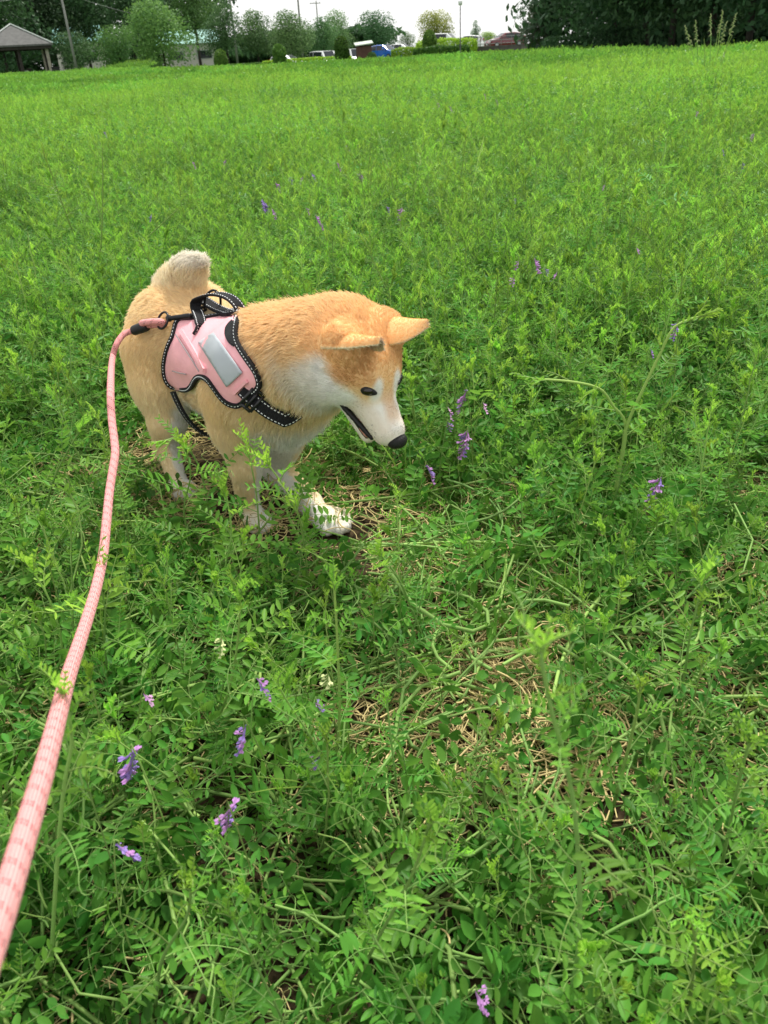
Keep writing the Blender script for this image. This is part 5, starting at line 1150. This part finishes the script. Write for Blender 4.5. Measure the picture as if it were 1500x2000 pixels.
def clear_of_dog(x, y, h, soft=0.0):
    """drop what would stand in the dog or rise in front of it; h = height of the plant there"""
    p = np.stack([x, y, gz(x, y)], 1); l = dog_l(p); ok = np.ones(len(x), bool)
    under = (np.abs(l[:, 1]) < .12) & (l[:, 0] > -.42) & (l[:, 0] < .14); ok &= ~(under & (h > .13))
    head = (np.hypot(l[:, 0] - .28, l[:, 1] - .02) < .12); ok &= ~(head & (h > .16))
    for f in FEET: ok &= np.hypot(x - f[0], y - f[1]) > .05
    ok &= ~((np.hypot(x - FEET[1][0] + .01, y - FEET[1][1] + .05) < .20) & (h > .03))
    poly = [tuple(q) for q in DOGP]
    near_ = np.where((y < 1.75) & ok & (l[:, 1] < .14))[0]
    for i in near_:
        for f in (1.0, .75, .5):
            q = proj_px(p[i] + np.array([0, 0, h[i] * f]))
            if any(inside((q[0] + dx, q[1]), poly) for dx in ((-22, 0, 22) if q[0] < 560 else (-45, -20, 0, 20, 45))): ok[i] = False; break
    # the rope stays in view
    for i in np.where((y < 1.2) & ok & (x < 0))[0]:
        for f in (1.0, .6):
            q = proj_px(p[i] + np.array([0, 0, h[i] * f])); k = np.argmin(np.abs(ROPE_PX[:, 1] - q[1]))
            if abs(ROPE_PX[k, 0] - q[0]) < 55 and q[2] < ROPE_PX[k, 2] + .05: ok[i] = False
    return ok
ROPE_PX = np.array([proj_px(p) for p in RP])
def rots(n, tilt): return np.stack([r_.normal(0, tilt, n), r_.normal(0, tilt, n), r_.uniform(0, 6.283, n)], 1)
def lay(name, key, x, y, sc, label, cat, tilt=.12, dz=0.0):
    return scatter(name, key, np.stack([x, y, gz(x, y) + dz], 1), rots(len(x), tilt), sc, r_.integers(0, 1000, len(x)), label, cat)
# straw and fallen stems on the soil
x, y = pts_in(4200, .25, 3.2); k = (r_.random(len(x)) < .35 + .65 * trod(x, y)) & (np.hypot(x - FEET[1][0], y - FEET[1][1]) > .10); lay('dry_straw', 'straw', x[k], y[k], r_.uniform(.7, 1.3, k.sum()), 'dry tan straw lying on the soil between the plants', 'straw', .1, .002)
x, y = pts_in(1900, .25, 3.2); k = (r_.random(len(x)) < .45 + .55 * trod(x, y)) & (np.hypot(x - FEET[1][0], y - FEET[1][1]) > .16) & clear_of_dog(x, y, np.full(len(x), .05)); lay('fallen_stems', 'stem', x[k], y[k], r_.uniform(.7, 1.2, k.sum()), 'trodden green stems lying flat on the ground', 'stems', .1, .006)
# runners close to the soil, then upright shoots
x, y = pts_in(1500, .25, 2.8); s_ = r_.uniform(.7, 1.2, len(x)); k = (r_.random(len(x)) < 1 - .72 * trod(x, y)) & clear_of_dog(x, y, .07 * s_); lay('vetch_undergrowth', 'low', x[k], y[k], s_[k], 'dense low vetch leaves covering the ground', 'vetch', .1)
x, y = pts_in(2200, .28, 2.6); lowh = .76 + .24 * smooth01(y, .7, 1.9); s_ = r_.uniform(.6, 1.15, len(x)) * lowh; k = (r_.random(len(x)) < 1 - .95 * trod(x, y)) & clear_of_dog(x, y, .22 * s_); lay('vetch_shoots', 'near', x[k], y[k], s_[k], 'bright green vetch shoots of the near field', 'vetch', .2)
x, y = pts_in(2700, 1.75, 7.0); s_ = r_.uniform(.7, 1.12, len(x)) * (1 + .32 * fbm(x, y, 1.6, 22, 3)); k = (r_.random(len(x)) < 1 - .9 * trod(x, y)) & clear_of_dog(x, y, .27 * s_); lay('vetch_thicket', 'mid', x[k], y[k], s_[k], 'thick green vetch of the middle field behind the dog', 'vetch', .12)
x, y = pts_in(1500, 2.4, 16); s_ = r_.uniform(1.15, 1.75, len(x)); k = clear_of_dog(x, y, .3 * s_); lay('vetch_shoots', 'near', x[k], y[k], s_[k], 'taller pale vetch shoots rising from the middle field', 'vetch', .22)
x, y = pts_in(5200, 6.2, 26); s_ = r_.uniform(.6, 1.15, len(x)) * (1 + .5 * fbm(x, y, .9, 21, 3)); lay('vetch_field', 'back', x, y, s_, 'green vetch field stretching away behind the dog', 'vetch', .08)
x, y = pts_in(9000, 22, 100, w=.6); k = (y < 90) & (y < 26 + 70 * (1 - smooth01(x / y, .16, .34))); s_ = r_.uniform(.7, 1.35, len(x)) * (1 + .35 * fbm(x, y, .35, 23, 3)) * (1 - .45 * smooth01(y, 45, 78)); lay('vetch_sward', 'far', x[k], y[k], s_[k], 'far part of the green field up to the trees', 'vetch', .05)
x, y = pts_in(1300, .4, 9); s_ = r_.uniform(.5, 1.15, len(x)) * (.6 + .4 * smooth01(y, .8, 2)); k = clear_of_dog(x, y, .27 * s_) & (r_.random(len(x)) < 1 - .8 * trod(x, y)); lay('grass_blades', 'blade', x[k], y[k], s_[k], 'thin grass blades growing among the vetch', 'grass', .15)

def tall_src(seed):
    r = np.random.default_rng(seed); pb = PB()
    for k in range(2):
        h = r.uniform(.36, .58); a = r.uniform(0, 6.3); cv = r.uniform(.1, .5); P = np.array([[math.cos(a) * cv * h * t * t + r.normal(0, .004) + .02 * k, math.sin(a) * cv * h * t * t + r.normal(0, .004), h * t * (1 - .25 * cv * t)] for t in np.linspace(0, 1, 7)])
        pb.tube(P, list(np.linspace(.0026, .0012, 7)), 4, .95)
        for j in range(5):
            c = P[2 + j % 4] ; az = r.uniform(0, 6.3); pb.compound(c, np.array([math.cos(az), math.sin(az), .7]), np.array([0, 0, 1.]), r.uniform(.04, .08), 5, .018, .0045, .75, r, 1, .3, .2)
    return pb
source('tall', [tall_src(1500 + i) for i in range(6)], 'pale_stem')
x, y = pts_in(800, 2.3, 22); s_ = r_.uniform(.7, 1.1, len(x)); k = clear_of_dog(x, y, .5 * s_); lay('pale_stems', 'tall', x[k], y[k], s_[k], 'thin pale stems sticking up out of the vetch', 'stems', .2)

# small sprouts among the straw round the dog's feet
x = DO[0] + r_.uniform(-.35, .45, 320); y = DO[1] + r_.uniform(-.35, .40, 320); s_ = r_.uniform(.28, .48, 320); k = clear_of_dog(x, y, np.full(320, .03)) & (np.hypot(x - FEET[1][0], y - FEET[1][1] + .03) > .17); lay('vetch_sprouts', 'low', x[k], y[k], s_[k], 'small green sprouts in the straw round the feet of the dog', 'vetch', .1)
# ================================================================== single plants and flowers one can point at
def path_from(px_pts, lean=0.0):
    b = at_z(px_pts[0][0], px_pts[0][1], 0.0); n = len(px_pts); P = []
    for k, (x, y) in enumerate(px_pts): p = at_y(x, y, b[1] + lean * k / max(1, n - 1)); P.append(p)
    P[0][2] = float(gz(P[0][0], P[0][1])) - .005; return resample([np.array(p) for p in P], .012, False)
def plant(paths, label, seed, name='vetch_plant', leafL=.080, ll=.021, lw=.0068, pairs=7, node=.034, sr=.0018, bare=.12, young=.0, cat='plant', group=None):
    r = np.random.default_rng(seed); base = paths[0][0]; t = empty(name, tuple(base)); tag(t, label, cat, group); sb = PB()
    for P in paths:
        P = P - base; L = np.r_[0, np.cumsum(np.linalg.norm(np.diff(P, axis=0), axis=1))]; at = lambda s: np.array([np.interp(s, L, P[:, i]) for i in range(3)])
        sb.tube(P, list(np.linspace(sr, sr * .55, len(P))), 6, np.repeat(np.linspace(.35, 1, len(P)), 6)); s = L[-1] * bare + .01; k = 0; ph = r.uniform(0, 6.3)
        while s < L[-1] - .008:
            q = s / L[-1]; c = at(s); tg = at(min(s + .01, L[-1])) - at(max(0, s - .01)); tg /= np.linalg.norm(tg) + 1e-9; az = ph + k * 2.4; out = np.array([math.cos(az), math.sin(az), 0]); out -= tg * (out @ tg); out /= np.linalg.norm(out) + 1e-9
            yg = float(smooth01(np.array(q), .55, 1)); sz = (1 - .5 * yg) * r.uniform(.85, 1.15); lb = PB()
            lb.compound(np.zeros(3), out * (1 - .4 * yg) + tg * (.35 + .6 * yg) + [0, 0, .15], tg * .9 + np.array([0, 0, .6]) - out * .15, leafL * sz, max(4, int(pairs * (.7 + .3 * sz))), ll * sz, lw * sz, float(np.clip(.25 + young + .6 * yg, 0, 1)), r, 0, .7 * yg ** 1.5, .15, tendril=r.random() < .6)
            o = link('leaf', lb.mesh('leaf'), None, t); o.location = tuple(c); s += node * (1 - .35 * yg) * r.uniform(.85, 1.2); k += 1
        tg = P[-1] - P[-2]; tg /= np.linalg.norm(tg); lb = PB()
        for k in range(4):
            az = ph + 1.7 * k; out = np.array([math.cos(az), math.sin(az), .2]); lb.compound(-tg * .006 * k, tg + out * .4, np.cross(tg, np.cross(out, tg)) * -1 + tg * .1, leafL * .45, 5, ll * .55, lw * .55, .97, r, 0, .75, .1)
        o = link('shoot_tip', lb.mesh('shoot_tip'), None, t); o.location = tuple(P[-1])
    link('stem', sb.mesh('stem'), None, t); return t
HERO = [
    ([[(1180, 1045), (1202, 965), (1215, 885), (1225, 830), (1262, 748), (1290, 690), (1318, 638), (1368, 618)], [(1180, 1045), (1222, 850), (1195, 790), (1172, 760), (1120, 746), (1045, 740)]], 'pale forked vetch stem standing tall right of the dog, arching to both sides', dict(sr=.0032, bare=.45, pairs=6, node=.05)),
    ([[(520, 1135), (508, 1050), (500, 960), (482, 868)]], 'leafy shoot rising in front of the standing front leg of the dog', {}),
    ([[(630, 1150), (600, 1050), (560, 960), (522, 905)]], 'leafy shoot crossing between the two front legs of the dog', {}),
    ([[(588, 1210), (600, 1130), (592, 1050), (578, 985)]], 'feathery shoot standing left of the outstretched white paw', dict(lw=.0048, young=.2)),
    ([[(415, 1090), (410, 1010), (388, 910), (348, 858), (322, 862)]], 'curling pale shoot in front of the hind leg of the dog', dict(sr=.0022)),
    ([[(395, 1120), (360, 1010), (372, 930), (362, 872)]], 'short bright shoot left of the curling one under the dog', dict(young=.25)),
    ([[(470, 1230), (440, 1130), (452, 1040), (440, 960)]], 'broad leaved shoot below the belly of the dog', dict(lw=.0085)),
    ([[(1282, 1105), (1280, 1060), (1284, 1012)]], 'yellow green shoot tip beside the lone purple flower on the right', dict(young=.5)),
    ([[(1100, 2010), (1130, 1850), (1128, 1650), (1108, 1500), (1080, 1400), (1052, 1262)]], 'tall stem in the lower right foreground with its tip bent left', dict(sr=.0022, bare=.25, leafL=.050, ll=.014, lw=.0046), ),
    ([[(1180, 1640), (1212, 1520), (1240, 1410), (1252, 1340)]], 'straight pale stem in the trodden patch on the right', dict(sr=.0022)),
    ([[(1345, 2010), (1350, 1930), (1358, 1860), (1352, 1800)]], 'bright tufted shoot at the lower right corner', dict(young=.45, node=.016, pairs=6, leafL=.045, ll=.014, lw=.0042)),
    ([[(1395, 1760), (1420, 1640), (1440, 1540), (1466, 1440)]], 'arching leafy stem near the right edge of the foreground', {}),
    ([[(1310, 1440), (1335, 1330), (1348, 1240), (1375, 1130)]], 'upright feathery stem at the right edge level with the trodden patch', {}),
    ([[(95, 1930), (108, 1740), (122, 1560), (140, 1440), (118, 1345)]], 'dark green shoot reaching up across the pink leash', dict(sr=.0022, bare=.5)),
    ([[(222, 1380), (205, 1270), (205, 1190), (192, 1125)]], 'yellow green shoot tip touching the leash half way up', dict(young=.45, bare=.5)),
    ([[(640, 1570), (662, 1420), (660, 1280), (652, 1135)]], 'slender pale stem rising in the middle of the foreground', dict(sr=.0020, bare=.35)),
    ([[(845, 1300), (808, 1200), (778, 1130), (742, 1082)]], 'low shoot leaning left just below the outstretched paw', dict(sr=.0022)),
    ([[(395, 1470), (440, 1370), (462, 1270), (470, 1160)]], 'leafy stem with cream flower buds left of the slender pale one', {}),
    ([[(660, 1990), (735, 1840), (800, 1720), (842, 1600)]], 'broad leaved stem leaning right at the bottom of the picture', dict(lw=.0068, ll=.018)),
    ([[(300, 1990), (315, 1880), (365, 1790), (372, 1720)]], 'pale shoot at the bottom left beside the leash', {}),
    ([[(40, 1120), (80, 1020), (112, 920), (160, 835)]], 'pale stem with a large feathered leaf left of the leash', dict(sr=.0022)),
    ([[(75, 1390), (120, 1280), (100, 1180), (60, 1110)]], 'leafy runner left of the leash in the near field', dict(lw=.0080)),
]
for i, (pths, lab, kw) in enumerate(HERO):
    if pths[0][0][1] > 1500: kw = dict(dict(leafL=.052, ll=.0145, lw=.0046, node=.026), **kw)
    plant([path_from(p, -.02 - .03 * (i % 3)) for p in pths], lab, 60 + i, group='tall vetch plants one can tell apart', **kw)

# ---- purple flower spikes
M_fl = mat('petal_purple', lin(164, 116, 172), .55, (300, .25)); M_fl2 = mat('petal_violet', lin(130, 106, 170), .55, (300, .25)); M_fl3 = mat('petal_pink', lin(212, 166, 204), .55, (300, .2)); M_fl4 = mat('petal_cream', lin(192, 200, 140), .55, (300, .15))
M_grn = M_stem
def floret_mesh(m):
    mb = MB(); P = [np.array([0, 0, 0]), np.array([.003, 0, -.0005]), np.array([.0075, 0, -.0015]), np.array([.0105, 0, -.0006]), np.array([.0125, 0, .0018])]; mb.tube(P, [.0006, .0009, .0011, .0015, .0005], 5)
    for s in (-1, 1): mb.add([(.0075, 0, -.001), (.0105, s * .0032, .0002), (.0135, s * .0022, .0012), (.0115, 0, .001)], [(0, 1, 2, 3)])
    return mb.mesh('floret', m)
FLM = [floret_mesh(m) for m in (M_fl, M_fl2, M_fl3, M_fl4)]
def flower(px, py, ln_px, z, label, tint=0, near_=True, seed=0, droop=.6):
    """a one sided spike; px, py its middle in the picture, z its height above the soil"""
    r = np.random.default_rng(seed); c = at_z(px, py, z); L = max(.012, ln_px / ppm(c)); g = float(gz(c[0], c[1])); az = r.uniform(-.9, .9) + (math.pi if r.random() < .5 else 0)
    t = empty('vetch_flower', (c[0], c[1], g)); tag(t, label, 'flower', 'purple vetch flowers in the field'); h = c[2] - g; o_ = np.array([math.cos(az), math.sin(az), 0]); sp = []
    for k in range(8):
        q = k / 7 - .5; sp.append(np.array([0, 0, h]) + np.array([0, 0, 1.]) * (-q * L * droop if droop > 0 else q * L) + o_ * L * q * .32)
    sp = np.array(sp)                                                  # spine of the spike, hanging over
    mb = MB(); top = sp[0]; stalk = resample([np.array([-o_[0] * .02, -o_[1] * .02, -.005]), np.array([-o_[0] * .02, -o_[1] * .02, h * .6]), top + [0, 0, .004], sp[2], sp[4], sp[7]], .01, False)
    link('stalk', (lambda pb: (pb.tube(stalk, .0009, 4, .6), pb.mesh('stalk'))[1])(PB()), None, t); n = int(np.clip(L / .0024, 8, 20)); fs = min(1.7, max(.85, L / .030)); JV = MB()
    for k in range(n):
        q = (k + .5) / n; p = np.array([np.interp(q, np.linspace(0, 1, 8), sp[:, i]) for i in range(3)]); a2 = az + (1 if k % 2 else -1) * r.uniform(.5, 1.3); sc = fs * (1 - .35 * q) * r.uniform(.85, 1.1); M4 = Matrix.Translation(Vector(p)) @ Matrix.Rotation(a2, 4, 'Z') @ Matrix.Rotation(r.uniform(.2, .9) + .3 * q, 4, 'Y') @ Matrix.Scale(sc, 4)
        me = FLM[tint if r.random() < .72 or tint == 3 else (1 if tint == 0 else 0)]
        if near_: o = bpy.data.objects.new('floret', me); COL.objects.link(o); o.parent = t; o.matrix_local = M4
        else: JV.add([M4 @ v.co for v in me.vertices], [tuple(p_.vertices) for p_ in me.polygons])
    if not near_: JV.build('florets', (M_fl, M_fl2, M_fl3, M_fl4)[tint], t)
NEARF = [(475, 1440, 62, .17, 0, 'broad purple flower cluster in the left foreground, fullest of all'), (512, 1342, 50, .17, 0, 'purple flower spike just above the fullest cluster'), (258, 1492, 84, .18, 1, 'long bluish flower spike hanging right of the leash'), (446, 1597, 72, .16, 0, 'purple and white flower spike below the fullest cluster'),
         (243, 1662, 68, .17, 1, 'faded violet spike lowest beside the leash'), (624, 1386, 46, .16, 0, 'small purple flower on the slender pale stem'), (622, 1484, 34, .14, 1, 'pale violet flower below the one on the slender stem'), (286, 1362, 24, .15, 2, 'tiny pink flower between the leash and the purple clusters'),
         (937, 1952, 62, .10, 0, 'purple flower at the bottom centre edge'), (432, 1258, 36, .19, 3, 'cream flower buds on the leafy stem in the left foreground'), (640, 1325, 18, .18, 3, 'small cream flower beside the slender pale stem'),
         (905, 782, 42, .20, 0, 'purple flower spike nearest the nose of the dog at the top'), (878, 806, 24, .18, 2, 'pink purple flower left of the spike near the nose'), (876, 832, 18, .17, 0, 'little purple flower below the pink purple one near the nose'), (908, 864, 46, .14, 0, 'loose purple flower group lowest beside the nose of the dog'),
         (838, 922, 36, .11, 0, 'purple flower below the nose of the dog'), (1281, 955, 50, .16, 0, 'lone purple flower on the right level with the front paw'), (1319, 645, 28, .30, 1, 'greyish violet flower hanging from the tall forked stem'), (1272, 688, 15, .22, 1, 'tiny violet flower left of the tall forked stem'), (946, 795, 20, .18, 2, 'faint pink flower right of the spike near the nose')]
for i, (x, y, l, z, tint, lab) in enumerate(NEARF): flower(x, y, l * 1.05, z, lab, tint, True, i, 1.0)
FARF = [(757, 410, 18, 'left one of two purple flower spikes straight above the neck of the dog'),
        (783, 415, 24, 'right one of two purple flower spikes straight above the neck of the dog'),
        (622, 433, 32, 'tall purple spike above the shoulders of the dog, largest in the middle field'),
        (516, 401, 28, 'purple spike above right of the tail of the dog, upper of a pair'),
        (534, 416, 20, 'purple spike above right of the tail, lower of a pair'),
        (600, 412, 16, 'small purple flower just above the largest spike of the middle field'),
        (295, 424, 16, 'single purple flower above left of the tail of the dog'),
        (1011, 516, 18, "leftmost purple flower of the group above right of the dog's ears"),
        (1048, 517, 32, "longest purple spike of the group above right of the dog's ears"),
        (1066, 530, 16, 'small flower touching the longest spike above right of the ears'),
        (1086, 536, 14, 'rightmost flower of the group above right of the ears'),
        (1245, 489, 14, 'lone pink purple flower in the middle field on the right'),
        (678, 290, 16, 'purple flower highest of the loose group in the upper middle of the field'),
        (661, 325, 18, 'purple spike just below the highest one of the upper middle group'),
        (704, 345, 18, 'purple spike rightmost in the upper middle group'),
        (567, 351, 16, 'purple flower leftmost but one in the upper middle group'),
        (541, 365, 20, 'purple spike at the lower left of the upper middle group'),
        (590, 352, 16, 'small purple flower in the centre of the upper middle group'),
        (612, 345, 18, 'small purple spike right of the centre in the upper middle group'),
        (970, 200, 12, 'tiny purple flower far back, right one of a pair near the field edge'),
        (947, 188, 12, 'tiny purple flower far back, left one of a pair near the field edge'),
        (1412, 297, 13, 'tiny purple flower at the right side, left of the one on the margin'),
        (1470, 266, 14, 'tiny purple flower by the right margin of the field'),
        (1362, 222, 11, 'tiny purple flower highest on the right side of the field'),
        (1450, 323, 14, 'tiny purple flower lowest by the right margin'),
        (440, 316, 14, 'tiny purple flower in the left middle field, right one of two'),
        (378, 322, 14, 'tiny purple flower in the left middle field, left one of two'),
        (205, 262, 12, 'tiny purple flower farthest left in the field'),
        (880, 212, 11, "tiny purple flower far back above the dog's nose, right one"),
        (1002, 548, 15, 'small purple flower below the group above right of the ears'),
        (1008, 390, 13, 'small purple flower alone above the group right of the ears'),
        (1180, 365, 12, 'small purple flower alone in the right middle field'),
        (855, 205, 11, "tiny purple flower far back above the dog's nose, left one")]
for i, (x, y, l, lab) in enumerate(FARF): flower(x, y, l, .31 if y < 330 else .29, lab, 0 if i % 3 else 1, False, 50 + i, .8)

# ---- tall seeding grass on the right skyline, single brown leaf in the foreground
M_seed = mat('seed_head', lin(150, 160, 110), .8, (200, .3))
tg_ = ground_pt(1395, 103, 13.0); tall = empty('seeding_grass', tuple(tg_)); tag(tall, 'tall pale grass stems with seed heads against the dark wood at upper right', 'grass', ); rr = np.random.default_rng(5)
for k, (x, y) in enumerate([(1338, 52), (1358, 42), (1388, 30), (1411, 22), (1419, 44), (1438, 28), (1402, 66), (1375, 75), (1430, 70)]):
    e = at_y(x, y, 13.0) - tg_; b0 = np.array([e[0] * .35 + rr.normal(0, .03), rr.normal(0, .05), 0]); m1 = b0 * .5 + e * .5 + [0, 0, .1]; P = resample([b0, m1, e], .08, False); pb = PB(); pb.tube(P, list(np.linspace(.0065, .0035, len(P))), 5, .8)
    for s in range(2):
        z0 = P[int(len(P) * (.25 + .2 * s))]; az = rr.uniform(0, 6.3); o_ = np.array([math.cos(az), math.sin(az), 0]); w_ = np.array([-o_[1], o_[0], 0]); V = []; q = []
        for j in range(6): f = j / 5; c = z0 + o_ * .32 * f + [0, 0, .30 * f - .34 * f * f]; wv = .011 * (1 - f) + .001; V += [c - w_ * wv, c + w_ * wv]; q += [(2 * j - 2, 2 * j - 1, 2 * j + 1, 2 * j)] if j else []
        pb.put(V, (), q, .7, 0)
    link('stem', pb.mesh('stem'), None, tall)
    if k < 6:
        sb = MB(); d = P[-1] - P[-2]; d /= np.linalg.norm(d)
        for j in range(22): f = j / 21; c = P[-1] - d * .26 * (1 - f); a = rr.uniform(0, 6.3); o_ = np.array([math.cos(a), math.sin(a), -.4]) * .045 * (1 - .6 * f); sb.tube([c, c + o_ * .5 + d * .02, c + o_ + d * .015], [.003, .007, .002], 4)
        sb.build('seed_head', M_seed, tall)
lf = at_z(1046, 1745, .03); pb = PB(); pb.leaflet(np.array([-.018, 0, 0]), np.array([1, .3, .12]), np.array([.1, -.5, 1]), .042, .020, .2); me = pb.mesh('dead_leaf'); me.materials[0] = M_litter; o = link('dead_leaf', me); o.location = tuple(lf); tag(o, 'single brown dead leaf lying among stems at lower right', 'dead leaf')
